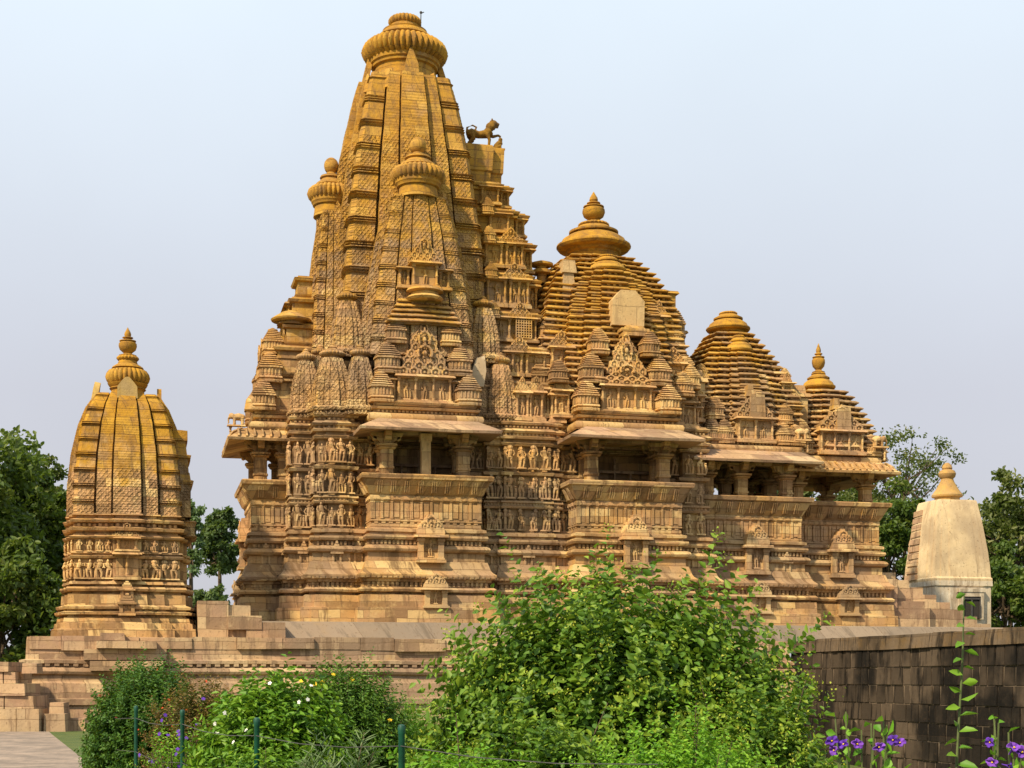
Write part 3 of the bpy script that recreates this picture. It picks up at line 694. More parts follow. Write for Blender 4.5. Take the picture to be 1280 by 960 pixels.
# engaged half towers on three sides
first = None
ZU, HU = 9.9, 6.12
for rot in (0, -HP, math.pi):
    loc = (3.05*math.sin(rot), -3.05*math.cos(rot), 0) if False else (math.sin(rot)*2.85, -math.cos(rot)*2.85, ZU)
    if first is None:
        sp = spire(1.82, HU, base_d=.62, levels=130, bhumi=9, p=1.10, r=1.2, curve=lambda t: lerp(t, [0, .25, .5, .75, 1.], [1.06, .97, .86, .72, .52]))
        first = part('side_spire', sp.jit(.014, 1.4), M['spire'], TMP, loc, rot)
        first['label'] = 'lower ribbed tower leaning against the main tower'
        b = MB(); b.lathe([(.78, 0), (.74, .2), (.72, .4), (.80, .44), (.82, .52), (.86, .56), (.88, .7)], 26); part('neck', b, M['plaster'] if False else M['roof'], first, (0, -.15, HU-.05))
        part('ribbed_cushion', amalaka(.98, .60, 30).jit(.01, 1.5), M['wall'], first, (0, -.15, HU+.55))
        b = MB(); b.lathe([(.62, 0), (.70, .06), (.66, .13), (.45, .28), (.42, .32), (.50, .36), (.46, .44), (.22, .52), (.2, .58)], 24); part('cap_discs', b, M['wall'], first, (0, -.15, HU+1.13))
        b = MB(); b.ball((0, 0, .3), (.32, .32, .33), 16, 9); b.lathe([(.2, -.02), (.2, .05), (.15, .08)], 12); part('stone_ball', b, M['wall'], first, (0, -.15, HU+1.68))
        tp = None
        for k in range(4):
            a = k*HP; l2 = (math.sin(a)*1.02, -math.cos(a)*.72, HU-.5)
            if tp is None: tp = part('band_tip', leaf_tip(.17, .85, .14), M['spire'], first, l2, a)
            else: clone(tp, first, l2, a)
    else: clone(first, TMP, (loc[0]*.97, loc[1], loc[2]), rot, (.9, .9, 1.) if rot == -HP else None)
# little ribbed towers on the corners
def little(w, h, seed=0):
    b = MB(); Q = ratha(w, a=.62, p1=1.08, p2=1.16)
    b.stack(Q, [(-.35, .1), (-.28, .12), (-.26, .02), (-.2, .02), (-.18, .12), (-.08, .14), (-.02, .04), (.0, .0)], True, True)
    dentils(b, Q, .02, -.27, -.2, .12, .07, .07, True)
    b.merge(spire(w, h*.83, levels=34, bhumi=6, p=1.08, r=1.16, gro=.93, curve=lambda t: lerp(t, [0, .3, .6, .85, 1], [1., .95, .82, .64, .5])))
    return b
lo = None
def put_little(u, v, z, w=.68, h=2.2, rot=0):
    global lo
    if lo is None:
        lo = part('corner_spire', little(.68, 2.2).jit(.01, 2.), M['spire'], TMP, (u, v, z), rot)
        q = MB(); q.lathe([(.34, -.05), (.30, .06), (.33, .08), (.33, .1)], 14); q.merge(amalaka(.46, .20, 20), (0, 0, .09)); q.lathe([(.28, .28), (.3, .31), (.16, .40), (.18, .43), (.05, .52)], 12)
        part('ribbed_cushion', q, M['wall'], lo, (0, 0, 2.2*.83))
    else: clone(lo, TMP, (u, v, z), rot, (w/.68, w/.68, h/2.2))
for (u, v, z, w, h) in [(-3.25, -3.25, 7.95, .70, 2.25), (-2.3, -3.75, 7.95, .62, 2.1), (-4.15, -2.55, 7.95, .60, 2.1), (3.1, -3.2, 7.95, .66, 2.2), (2.35, -3.1, 7.95, .6, 2.05),
                        (-2.62, -2.62, 10.25, .66, 2.1), (2.55, -2.75, 10.25, .66, 2.1), (-3.6, -2.3, 8.4, .55, 1.9),
                        (-3.25, 3.25, 7.95, .70, 2.25), (-4.15, 2.45, 7.95, .6, 2.1), (-2.62, 2.62, 10.25, .66, 2.1), (-2.3, 3.75, 7.95, .62, 2.1), (3.1, 3.2, 7.95, .66, 2.2)]:
    put_little(u, v, z, w*.86, h*1.04)
# ------------------------------------------------------------------ gable stages over the porches
tur = None
def put_turret(parent, x, y, z, w, h):
    global tur
    if tur is None: tur = part('turret', turret(.75, 1.2), M['fig'], parent, (x, y, z))
    else: clone(tur, parent, (x, y, z), None, (w/.75, w/.75, h/1.2))
ped = None
def put_ped(parent, x, y, z, w, h):
    global ped
    if ped is None: ped = part('arched_gable', pediment(2.0, 1.1), M['fig'], parent, (x, y, z))
    else: clone(ped, parent, (x, y, z), None, (w/2., w/2., h/1.1))
def gable(rot, cu, cv, F, z0, front=True):
    """carved stage above a porch; frame as in porch()"""
    b = MB()
    b.stack(rect(-1.85, 1.85, -F+.05, -2.2), [(z0-.06, 0), (z0, .05), (z0+.08, .08), (z0+.12, -.05)], True, True)
    b.stack(rect(-1.5, 1.5, -F+.55, -2.2), [(z0+.1, 0), (z0+1.2, 0)], True, True)
    b.stack(rect(-1.55, 1.55, -F+.85, -2.2), [(z0+1.2, 0), (z0+1.25, .08), (z0+1.32, .08), (z0+1.34, -.1), (z0+2.1, -.2), (z0+2.12, 0), (z0+2.2, 0)], True, True)
    tiers(b, ratha(1.25, .9, p1=1.05, p2=1.1), z0+2.2, 4, .2, 1.0, .72, c=(0, 0))
    for i in range(len(b.v)-0):
        pass
    root = part('gable_stage', b.jit(.012, 1.2), M['wall'], TMP, (cu, cv, 0), rot)
    part('figure_row', niche_block(2.0, 1.12, .5, 3), M['fig'], root, (0, -F+.30, z0+.05))
    if front:
        for s in (-1, 1):
            q = part('figure_row', niche_block(.42, .95, .4, 1), M['fig'], root, (s*1.27, -F+.45, z0+.08))
        for s in (-1, 1):
            put_turret(root, s*1.62, -F+.35, z0+.05, .78, 1.22); put_turret(root, s*1.33, -F+.62, z0+1.16, .78, 1.22); put_turret(root, s*1.02, -F+.75, z0+2.3, .66, 1.05)
    put_ped(root, 0, -F+.28, z0+1.16, 2.1, .75); put_ped(root, 0, -F+.34, z0+1.55, 1.6, 1.25); put_ped(root, 0, -F+.42, z0+2.3, 1.0, .8)
    return root
g1 = gable(0, 0, 0, 4.7, 7.98); g2 = gable(0, 7.77, 0, 4.7, 7.98); g3 = gable(-HP, 0, 0, 6.0, 7.98); g4 = gable(math.pi, 0, 0, 4.7, 7.98, False); g5 = gable(math.pi, 7.77, 0, 4.7, 7.98, False)
# repaired plain stones and the small pavilion on the south half tower
b = MB(); b.box(-.1, .72, -3.95, -3.0, 10.75, 12.0, .12, .1); part('repair_block', b.jit(.02, 1.), M['pale'], g1)
b = MB(); tiers(b, ratha(1.25, .95, p1=1.04, p2=1.08), 11.0, 5, .2, 1.05, .72, c=(0, 0))
part('roof_tier', b, M['wall'], g1, (0, -3.35, 0))
b = MB(); b.lathe([(.62, 0), (.7, .08), (.62, .16), (.5, .2), (.52, .3), (.7, .34), (.66, .42)], 22); part('bowl_base', b, M['fig'], g1, (.05, -4.1, 11.9))
part('figure_row', niche_block(.95, 1.05, .6, 1), M['fig'], g1, (.05, -4.25, 12.3)); put_ped(g1, .05, -4.05, 13.35, 1.2, .9)
for s in (-1, 1): part('figure_row', niche_block(.4, .8, .5, 1), M['fig'], g1, (.05+s*.75, -4.05, 12.35))
# west stages above the gable
tw = MB()
for (w_, d_, f, z0, z1) in ((1.5, .8, 5.1, 9.4, 10.6), (1.3, .8, 4.75, 10.6, 11.5), (.9, .7, 4.5, 11.5, 12.6), (.6, .6, 4.25, 12.6, 13.5)):
    tw.stack(rect(-w_, w_, -f, -2.5), [(z0, 0), (z0+.1, .1), (z0+.16, .12), (z0+.18, 0), (z1-.24, 0), (z1-.2, .12), (z1-.1, .16), (z1-.04, 0), (z1, 0)], True, True)
part('stepped_front', tw.jit(.015, 1.2), M['wall'], g3)
for s in (-1, 1):
    part('figure_row', niche_block(.7, .95, .5, 1), M['roof'], g3, (s*.9, -4.85, 10.6)); part('figure_row', niche_block(.6, .9, .5, 1), M['roof'], g3, (s*.4, -4.6, 11.55))
b = MB(); b.lathe([(.55, 0), (.5, .1), (.75, .16), (.78, .22), (.6, .34), (.35, .5), (.1, .58)], 20); part('bowl_base', b, M['roof'], g3, (1.0, -4.55, 11.45))
b = MB(); b.loft([[(1.78, -4.02, z+.0), (2.3, -3.98, z), (2.3, -3.4, z), (1.78, -3.4, z)] for z in (8.9,)]+[[(1.86, -3.98, 9.5), (2.42, -3.9, 9.5), (2.42, -3.4, 9.5), (1.86, -3.4, 9.5)], [(2.05, -3.8, 10.0), (2.4, -3.7, 10.1), (2.4, -3.3, 10.1), (2.05, -3.3, 10.0)]])
part('cement_patch', b.jit(.05, 2.), M['plaster'], TMP)
# ------------------------------------------------------------------ stepped mass between main tower and second roof (lion stands on it)
ST_ = MB()
tiersS = [(5.5, 3.3, 7.7, 9.3), (5.45, 2.95, 9.3, 10.7), (5.25, 2.55, 10.7, 12.1), (5.0, 2.15, 12.1, 13.7), (4.85, 1.85, 13.7, 15.15), (4.6, 1.55, 15.15, 16.35), (4.05, 1.15, 16.35, 17.5), (3.85, .85, 17.5, 19.05)]
for i, (ue, hv, z0, z1) in enumerate(tiersS):
    Q = [(1.0, -hv), (ue-.5, -hv), (ue-.5, -hv*.72), (ue, -hv*.72), (ue, hv*.72), (ue-.5, hv*.72), (ue-.5, hv), (1.0, hv)]
    if i < 7:
        ST_.stack(Q, [(z0, 0), (z0+.03, .08), (z0+.12, .12), (z0+.15, .0), (z0+.22, .0), (z0+.24, .06), (z0+.3, .06), (z0+.32, -.04), (z1-.36, -.04), (z1-.34, .08), (z1-.26, .10), (z1-.24, .02), (z1-.2, .14), (z1-.12, .18), (z1-.05, .02), (z1, 0)], True, True, dens=.6)
        dentils(ST_, Q, -.02, z1-.25, z1-.2, .14, .08, .1)
    else: ST_.stack(Q, [(z0, -.1), (z0+.02, -.02), (z0+.1, .04), (z0+.14, -.06), (z0+.5, -.06), (z0+.55, .0), (z1-.1, .05), (z1, .0)], True, True, dens=.6)
stp = part('stepped_tower', ST_.jit(.02, 1.1), M['wall'], TMP)
for i, (ue, hv, z0, z1) in enumerate(tiersS[:7]):
    H = z1-z0-.4; x0, x1 = 2.3, ue-.45
    if i >= 2: x0 = 2.75
    n = max(1, int((x1-x0)/.78))
    for j in range(n):
        ww = min(.8, (x1-x0)/n-.12); x = x0+(x1-x0)*(j+.5)/n
        part('figure_row', niche_block(ww, H, .3, 2 if j % 2 else 1), M['fig'], stp, (x, -hv-.10, z0+.2))
    part('figure_row', niche_block(.38, H*.95, .3, 1), M['fig'], stp, (ue-.22, -hv*.72-.10, z0+.2))
    if i in (1, 2, 3, 4):
        put_ped(stp, (x0+x1)/2+.25, -hv-.16, z0+H+.2-.02, .95, .55)
    if 0 < i < 6:
        put_turret(stp, x0+.2, -hv-.12, z1-.35, .42, .72)
# turned lattice window
b = MB()
for i in range(8): b.box(-.32, .32, -.02, .04, .05+i*.095, .085+i*.095)
for i in range(7): b.box(-.32+i*.1, -.285+i*.1, -.025, .03, .05, .78)
part('lattice_window', b, M['fig'], stp, (4.15, -2.78, 11.0))
b = MB(); b.box(-.30, .30, 0, .1, .04, .79); part('window_dark_panel', b, M['shade_fill'], stp, (4.15, -2.745, 11.0))  # solid panel, its dark colour painted for the shade behind the lattice
b = MB(); b.lathe([(.2, 0), (.2, .35), (.42, .38), (.4, .5), (.18, .6), (.2, .66), (.46, .70), (.46, .78), (.1, .9)], 18)
part('disc_finial', b, M['roof'], stp, (5.35, -.9, 13.7))
for j, (u, v, z, w_, h_) in enumerate(((4.4, -3.5, 7.7, .55, 1.2), (5.25, -3.4, 7.7, .5, 1.15), (3.85, -3.55, 7.7, .5, 1.15))): part('figure_row', niche_block(w_, h_, .6, 1), M['fig'], stp, (u, v-.22, z)); put_ped(stp, u, v-.24, z+h_, w_*1.1, .5)
# ------------------------------------------------------------------ stepped roofs
def bell(r, h, potr=None, poth=0):
    b = MB()
    b.lathe([(r*q, h*z) for q, z in ((.66, -.5), (.66, -.1), (.72, -.06), (.74, .02), (.95, .06), (1.0, .14), (.99, .20), (.90, .26), (.88, .30), (.84, .40), (.70, .52), (.60, .58), (.58, .61), (.66, .63), (.66, .70), (.56, .76), (.44, .84), (.42, .87))], 32)
    b.merge(amalaka(r*.40, h*.16, 22), (0, 0, h*.86))
    return b
def roof(name, u, half, z0, ztop, n, curve, bellr, bellh, potd=None, mat='roof', gabf=None):
    b = MB(); h = (ztop-z0)/n; P = densify(ratha(1, a=.66, p1=1.07, p2=1.15, q=.36), .28)
    rings = []
    for i in range(n):
        z = z0+i*h; k = half*curve(i/n); k2 = half*curve((i+.9)/n)
        for q, d, zz in ((k, -.14, z), (k, -.14, z+.34*h), (k, .05, z+.34*h), (k, .08, z+.46*h), (k, .07, z+.58*h), ((k+k2)/2, .02, z+.84*h), (k2, -.10, z+h)):
            rings.append([(x, y, zz) for x, y in offset(scaled(P, q), d)])
    b.loft(rings, True, True); b.jit(.035, .9)
    for i in range(0, n):
        dentils(b, scaled(ratha(1, a=.66, p1=1.07, p2=1.15, q=.36), half*curve(i/n)), -.13, z0+i*h+.06*h, z0+i*h+.33*h, .22, .1, .12)
    root = part(name, b.jit(.022, 1.3), M[mat], TMP, (u, 0, 0))
    bb = bell(bellr, bellh); part('bell_crown', bb.jit(.012, 1.2), M['crown'], root, (0, 0, ztop+bellh*(.35 if u < 10 else .12)))
    if potd: part('pot_finial', pot(*potd), M['crown'], root, (0, 0, ztop+bellh*(1.35 if u < 10 else 1.12)))
    # south and north facing spurs of the roof
    return root
r2 = roof('tiered_roof', 7.77, 2.98, 8.2, 14.95, 27, lambda t: lerp(t, [0, .2, .4, .6, .72, .86, .95, 1.], [1., .99, .95, .88, .80, .64, .46, .34]), 1.52, 1.15, (.45, 1.3))
r3 = roof('tiered_roof', 13.6, 2.2, 7.3, 12.3, 20, lambda t: lerp(t, [0, .38, .5, .7, .85, 1.], [1.06, 1.0, .86, .70, .5, .28]), .92, .82, None)
r4 = roof('tiered_roof', 17.66, 1.78, 7.1, 10.1, 12, lambda t: lerp(t, [0, .3, .6, .85, 1.], [1.10, .98, .80, .58, .38]), .72, .72, (.27, 1.25))
def spur(root, w, d0, z0, z1, n, wk, fk, cap=True, cx=0):
    b = MB(); h = (z1-z0)/n; rings = []
    for i in range(n):
        z = z0+i*h
        for dt, d, f in ((0, -.12, 0), (0, -.12, .34), (0, .05, .34), (0, .08, .48), (0, .07, .6), (.5, .02, .84), (.9, -.08, 1)):
            t = (i+dt)/n; ww = w*wk(t); F = fk(t)
            P = densify([(cx-ww, -F+.35), (cx-ww*.7, -F+.35), (cx-ww*.7, -F+.14), (cx-ww*.36, -F+.14), (cx-ww*.36, -F), (cx+ww*.36, -F), (cx+ww*.36, -F+.14), (cx+ww*.7, -F+.14), (cx+ww*.7, -F+.35), (cx+ww, -F+.35), (cx+ww, -.2), (cx-ww, -.2)], 50)
            rings.append([(x, y, z+f*h) for x, y in offset(P, d)])
    b.loft(rings, True, True)
    for i in range(n):
        t = i/n; ww = w*wk(t); F = fk(t)
        dentils(b, rect(cx-ww*.36, cx+ww*.36, -F, -.2), -.12, z0+i*h+.05*h, z0+i*h+.33*h, .2, .1, .12); dentils(b, rect(cx-ww, cx+ww, -F+.35, -.2), -.12, z0+i*h+.05*h, z0+i*h+.33*h, .2, .1, .12)
    s = part('roof_spur', b.jit(.022, 1.3), M['roof'], root)
    if cap: part('bell_crown', bell(w*wk(1)*.95, .7).jit(.01, 1.2), M['crown'], s, (cx, -fk(1)*.72, z1))
    return s
w2k = lambda t: lerp(t, [0, .3, .6, .85, 1.], [1., .98, .86, .64, .40]); f2k = lambda t: lerp(t, [0, .25, .5, .75, 1.], [3.95, 3.72, 3.45, 3.05, 2.55])
s2 = spur(r2, 2.1, 0, 8.9, 14.0, 21, w2k, f2k)
s2n = clone(s2, r2, (0, 0, 0), math.pi)
b = MB(); o = [(-.64, 0), (.64, 0), (.66, .95), (.30, 1.35), (-.30, 1.35), (-.64, .95)]
b.loft([[(x, -.28, z) for x, z in o], [(x, .45, z) for x, z in o]]); part('repair_slab', b.jit(.02, 1.), M['pale'], r2, (.28, -3.42, 11.55), 0)['label'] = 'plain pale replacement slab'
b = MB(); b.box(-.55, .55, -.35, .5, 0, .12); b.box(-.42, .42, -.28, .5, .12, .26, .1, .1); b.box(-.5, .5, -.34, .5, -.16, -.02); part('slab_seat', b.jit(.02, 1.), M['fig'], r2, (.45, -3.75, 11.25))
b = MB(); b.box(-.5, .4, -.25, .5, -.5, .0); b.box(-.35, .35, -.22, .5, 0, 1.7, .15, .1); b.box(-.28, .3, -.2, .5, 1.7, 2.2, .06, .05); part('repair_slab', b.jit(.02, 1.), M['pale'], r2, (-1.7, -2.2, 12.1))
for (rt, F_, lv) in ((r2, 1., ((7.75, 3.0, .75, 1.15), (9.05, 2.85, .75, 1.1), (10.3, 2.6, .68, 1.05), (11.5, 2.3, .6, .95), (12.6, 1.9, .5, .85))), (r3, 1., ((7.35, 2.15, .55, .85), (8.4, 2.05, .5, .85), (9.45, 1.8, .45, .75)))):
    for (z, q, w_, h_) in lv:
        for sx_ in (-1, 1):
            part('figure_row', niche_block(w_, h_*.8, .7, 1), M['fig' if z < 11 else 'roof'], rt, (sx_*q, -q-.12, z)); put_turret(rt, sx_*q, -q+.2, z+h_*.72, w_*.9, h_*.95)
            put_ped(rt, sx_*q, -q-.10, z+h_*.8, w_, .42)
            put_turret(rt, sx_*(q+.5), -q*.45, z+.2, w_*.7, h_)
# corner pavilions around the second roof
for (u, v, z, w_, h_) in ((1.9, -2.35, 11.1, .6, 1.2), (2.35, -2.75, 9.3, .85, 1.1), (3.15, -2.6, 8.1, .9, 1.1), (2.9, -2.95, 7.75, .6, 1.1), (-2.9, -2.9, 7.8, .7, 1.15), (-2.25, -2.95, 9.6, .8, 1.15), (-2.35, -3.4, 7.9, .6, 1.1), (2.2, -3.3, 7.8, .55, 1.1)):
    part('figure_row', niche_block(w_, h_, .9, 1), M['fig'], r2, (u, v-.3, z)); put_ped(r2, u, v-.28, z+h_, w_*1.15, .55)
for (u, v, z, w_, h_) in ((-3.0, -2.6, 9.1, .8, 1.0), (-2.5, -3.45, 9.2, .6, .9), (3.0, -2.9, 9.3, .6, 1.0), (2.6, -3.1, 8.95, .7, 1.0), (2.75, -1.9, 11.5, .6, 1.2), (-3.2, -1.9, 10.4, .7, 1.0)): put_turret(r2, u, v-.2, z, w_, h_)
b = MB(); b.box(-.18, .18, -.18, .3, 0, .9); b.box(-.3, .3, -.3, .3, .9, 1.0, .05, .05); b.box(-.16, .16, -.2, .3, -.9, 0)
part('roof_pillar', b, M['roof'], r2, (2.6, -1.9, 12.4)); part('roof_pillar', b, M['roof'], r2, (3.35, -.9, 11.1))
s3 = spur(r3, 1.25, 0, 8.2, 11.3, 13, lambda t: lerp(t, [0, .3, .6, 1.], [1., .95, .8, .5]), lambda t: lerp(t, [0, .3, .6, 1.], [2.65, 2.5, 2.2, 1.6]))
clone(s3, r3, (0, 0, 0), math.pi)
def hall_front(root, F, z0, w_, n, extra):
    part('figure_row', niche_block(w_, 1.05, .7, n), M['fig'], root, (0, -F, z0)); 
    put_ped(root, -.0, -F+.1, z0+1.05, w_*1.05, .95)
    b = MB(); b.box(-.22, .42, -F+.0, -F+.6, z0+1.05, z0+1.95, .03, .03); b.box(-.3, .0, -F+.15, -F+.6, z0+1.9, z0+2.35, .05, .03); part('gable_block', b.jit(.015, 1.2), M['roof'], root)
    for (x, y, z, ww, hh) in extra: put_turret(root, x, y, z, ww, hh)
hall_front(r3, 2.95, 7.35, 1.5, 2, [(-1.25, -2.7, 7.3, .6, 1.0), (1.25, -2.75, 7.3, .62, .95), (1.75, -2.75, 7.3, .6, .9), (-1.75, -2.6, 7.3, .55, 1.1), (-1.55, -2.4, 8.3, .6, .95), (2.3, -2.2, 7.6, .5, .9), (1.5, -2.25, 8.25, .55, .9)])
hall_front(r4, 2.25, 7.12, 1.9, 3, [(1.5, -1.8, 7.15, .6, .95), (-1.5, -1.8, 7.15, .6, .95), (1.95, -1.6, 7.0, .5, .8), (1.9, .9, 7.0, .5, .8)])
b = MB(); b.box(-.5, .5, -.4, .5, 0, 1.5); b.box(-.62, .62, -.5, .5, 1.5, 1.65, .04, .04); b.box(-.45, .45, -.36, .5, 1.65, 2.0, .05, .05); part('roof_pillar', b.jit(.01, 1.), M['roof'], r3, (2.25, -1.4, 8.0)); part('roof_pillar', b, M['wall'], r3, (-2.4, -1.9, 8.3))
# core under the small roofs
b = MB(); b.stack(rect(11.0, 15.2, -2.6, 2.6), [(6.9, 0), (7.4, 0)], True, True); b.stack(rect(15.1, 19.1, -1.8, 1.8), [(6.7, 0), (7.15, 0)], True, True)
part('roof_base', b, M['wall'], TMP)
# ------------------------------------------------------------------ entrance stairs
b = MB(); n = 8
for i in range(n):
    u0 = 19.2; u1 = 24.6-(i*.62); z = .30*(i+1)
    b.box(u0, u1, -1.9+.01*i, 1.9-.01*i, z-.32, z)
b.box(19.0, 20.1, -2.3, 2.3, -.1, 2.1); b.box(20.05, 21.6, -2.25, -1.85, -.1, 1.2)
part('staircase', b.jit(.02, 1.1), M['low'], TMP)
# ------------------------------------------------------------------ statues on the roofs (things of their own)
def fuse(o, vs=.03):
    m = o.modifiers.new('Remesh', 'REMESH'); m.mode = 'VOXEL'; m.voxel_size = vs; m.use_smooth_shade = True
    q = o.modifiers.new('Smooth', 'SMOOTH'); q.factor = .5; q.iterations = 2
    return o
def on_temple(name, label, cat, u, v, z, rot=0, group=None):
    x, y = w2(u, v); return thing(name, label, cat, (x, y, T+z), TH+rot, group)
lion = on_temple('lion_statue', 'stone lion rearing over a small crouching figure on the high block beside the main tower', 'statue', 3.05, -.15, 19.08)
b = MB()
b.tube([(-.62, 0, .70), (-.45, 0, .74), (-.1, 0, .68), (.2, 0, .74), (.36, 0, .88), (.44, 0, 1.06), (.52, 0, 1.20)], [.12, .21, .165, .20, .22, .20, .16], 12)
b.ball((.54, 0, 1.24), (.20, .16, .18), 12, 8); b.tube([(.62, 0, 1.26), (.80, 0, 1.20)], [.11, .08], 8); b.tube([(.60, 0, 1.14), (.76, 0, 1.08)], [.07, .05], 6)
b.ball((.40, 0, 1.08), (.20, .20, .22)); b.ball((-.46, 0, .70), (.22, .19, .21))
for s_ in (-1, 1):
    b.tube([(-.48, s_*.13, .66), (-.38, s_*.15, .42), (-.58, s_*.15, .22), (-.50, s_*.15, .05), (-.34, s_*.15, .03)], [.16, .115, .07, .065, .06], 8)
    b.ball((.46, s_*.12, 1.40), (.05, .035, .07), 6, 4)
b.tube([(.24, -.13, .72), (.34, -.15, .44), (.30, -.15, .06), (.42, -.15, .03)], [.11, .075, .06, .06], 7)
b.tube([(.3, .12, .78), (.56, .13, .70), (.80, .12, .78), (.90, .12, .70)], [.11, .08, .06, .06], 7)
b.tube([(-.64, 0, .74), (-.62, 0, .98), (-.38, 0, 1.10), (-.20, 0, 1.02), (-.26, 0, .90)], [.05, .05, .045, .045, .05], 7)
fuse(part('lion_body', b, M['statue'], lion), .026)
b = MB(); b.tube([(.62, 0, .05), (.68, 0, .22), (.80, 0, .40), (.84, 0, .46)], [.12, .14, .11, .05], 8); b.ball((.86, 0, .54), .10, 8, 6)
for s in (-1, 1): b.tube([(.64, s*.09, .1), (.86, s*.1, .22), (.84, s*.1, .02)], [.08, .07, .06], 6); b.tube([(.80, s*.1, .38), (.94, s*.08, .30), (.90, s*.05, .48)], [.05, .04, .04], 5)
fuse(part('crouching_figure', b, M['statue'], lion))
lion.scale = (.92, .92, .86)
b = MB(); b.box(-.75, 1.0, -.3, .3, -.03, .04); part('statue_base', b, M['crown'], lion)
def elephant(label, u, v, z, rot, post, mat):
    t = on_temple('elephant_statue', label, 'statue', u, v, z, rot, 'stone elephants on the roof corners')
    b = MB()
    b.tube([(-.36, 0, .36), (-.30, 0, .42), (-.05, 0, .46), (.18, 0, .44), (.30, 0, .46)], [.10, .19, .22, .19, .12], 10)
    b.ball((.36, 0, .50), (.17, .14, .18), 9, 6)
    b.tube([(.46, 0, .46), (.54, 0, .28), (.52, 0, .12), (.58, 0, .06)], [.08, .06, .045, .035], 7)
    for s in (-1, 1):
        b.tube([(.19, s*.11, .40), (.20, s*.11, .18), (.20, s*.11, 0)], [.10, .08, .085], 7); b.tube([(-.25, s*.11, .40), (-.24, s*.11, .18), (-.25, s*.11, 0)], [.12, .09, .09], 7)
        b.ball((.28, s*.16, .48), (.10, .03, .15), 7, 5); b.tube([(.48, s*.07, .42), (.60, s*.08, .36)], [.025, .015], 5)
    fuse(part('elephant_body', b, M[mat], t))
    t.scale = (.66, .66, .66)
    b = MB(); b.box(-.42, .62, -.2, .2, -.08, .0, .02, .02); part('ledge_slab', b, M['fig'], t)
    b = MB(); b.lathe([(.07, -post), (.09, -post+.1), (.06, -post+.14), (.06, -post*.55), (.085, -post*.5), (.06, -post*.45), (.06, -.2), (.1, -.14), (.1, -.08)], 8, (.42, 0, 0)); part('support_post', b, M['fig'], t)
elephant('pinkish stone elephant on the roof corner of the wider open hall', 15.25, -3.6, 7.45, 0, .75, 'fig')
elephant('yellowed stone elephant on the far right roof corner above the entrance', 19.2, -2.4, 7.5, 0, .85, 'roof')
elephant('small stone elephant standing at the left end of the roof over the back porch', -6.6, -1.85, 7.45, math.pi, .7, 'fig')
bt = on_temple('crouching_statue', 'stone crouching figure on the ledge above the back porch, beside the small elephant', 'statue', -6.0, -1.75, 8.0)
b = MB(); b.tube([(-.1, 0, 0), (-.05, 0, .35), (.1, 0, .62), (.15, 0, .72)], [.28, .27, .22, .08], 9); b.ball((.16, 0, .84), .16, 8, 6)
for s in (-1, 1): b.tube([(-.05, s*.18, .15), (.26, s*.18, .42), (.24, s*.18, .0)], [.12, .10, .09], 7); b.tube([(.1, s*.2, .6), (.28, s*.2, .45), (.32, s*.1, .62)], [.08, .07, .06], 6)
fuse(part('figure_body', b, M['roof'], bt))
# ------------------------------------------------------------------ shrine at the left corner
SU, SV = -10.55, -5.1
x, y = w2(SU, SV)
SH = thing('corner_shrine', 'smaller carved stone shrine with a curved mustard tower on the left corner of the terrace', 'shrine', (x, y, FLOOR), TH)
hw = 1.72
P = ratha(hw, a=.60, p1=1.08, p2=1.16, q=.27)
P = [(px_, py_) for px_, py_ in P]
b = MB()
b.stack(P, [(-.05, .52), (.38, .50), (.40, .42), (.62, .40), (.64, .34), (.86, .30), (.88, .22), (.98, .18), (1.0, .38), (1.10, .40), (1.16, .22), (1.22, .22), (1.24, .34), (1.34, .36), (1.40, .25), (1.42, .20), (1.88, .18), (1.9, .04), (2.0, .04), (2.02, .20), (2.12, .24), (2.2, .20), (2.22, .02), (2.30, .02), (2.32, .16), (2.44, .12), (2.46, .0)], True, True, dens=.5)
dentils(b, P, .18, 1.245, 1.33, .14, .08, .1)
part('base_plinth', b.jit(.018, 1.1), M['shrine'], SH)
b = MB()
b.stack(P, [(2.44, .05), (2.48, 0), (3.42, 0), (3.44, .10), (3.54, .14), (3.58, .02), (3.64, .02), (3.66, .10), (3.72, .08), (3.74, 0), (4.28, 0), (4.30, .12), (4.38, .16), (4.44, .02), (4.50, 0)], True, True, dens=.5); part('figured_wall', b.jit(.012, 1.2), M['shrine'], SH)
ww = SH.children[-1]; rr = random.Random(4); used2 = {}
for zb, hh in ((2.6, .78), (3.76, .48)):
    for i in range(len(P)):
        (ax, ay), (bx, by) = P[i], P[(i+1) % len(P)]
        L = math.hypot(bx-ax, by-ay); tx, ty = (bx-ax)/L, (by-ay)/L; nx, ny = ty, -tx
        if not seen(nx, ny) or L < .25: continue
        if abs((ax+bx)/2) < .1: continue
        n = max(1, round(L/.34))
        for j in range(n):
            s = (j+.5)*L/n; q = rr.randrange(12)
            loc = (ax+tx*s+nx*.06, ay+ty*s+ny*.06, zb); ro = math.atan2(ty, tx)
            o = used2.get(q)
            if o is None: o = part('carved_figure', FIG[q], M['fig'], ww); used2[q] = o
            else: o = clone(o, ww)
            o.location = loc; o.rotation_euler = (0, 0, ro); o.scale = (hh*1.15, hh, hh)
nb = niche_block(.62, 1.15, .3, 0)
part('wall_niche', niche_block(.72, 1.2, .25, 0), M['shrine'], SH, (0, -hw*1.16-.20, 2.5)); part('wall_niche', niche_block(.66, .62, .25, 1), M['fig'], SH, (0, -hw*1.16-.17, 3.72))
part('base_shrine', small_shrinelet(.5, 1.0), M['fig'], SH, (0, -hw*1.16-.42, .95)); part('base_shrine', small_shrinelet(.42, .9), M['fig'], SH, (0, -hw*1.16-.30, 1.6)); part('arched_gable', pediment(.8, .65), M['shrinecarve'], SH, (0, -hw*1.16-.08, 4.36))
b = MB()
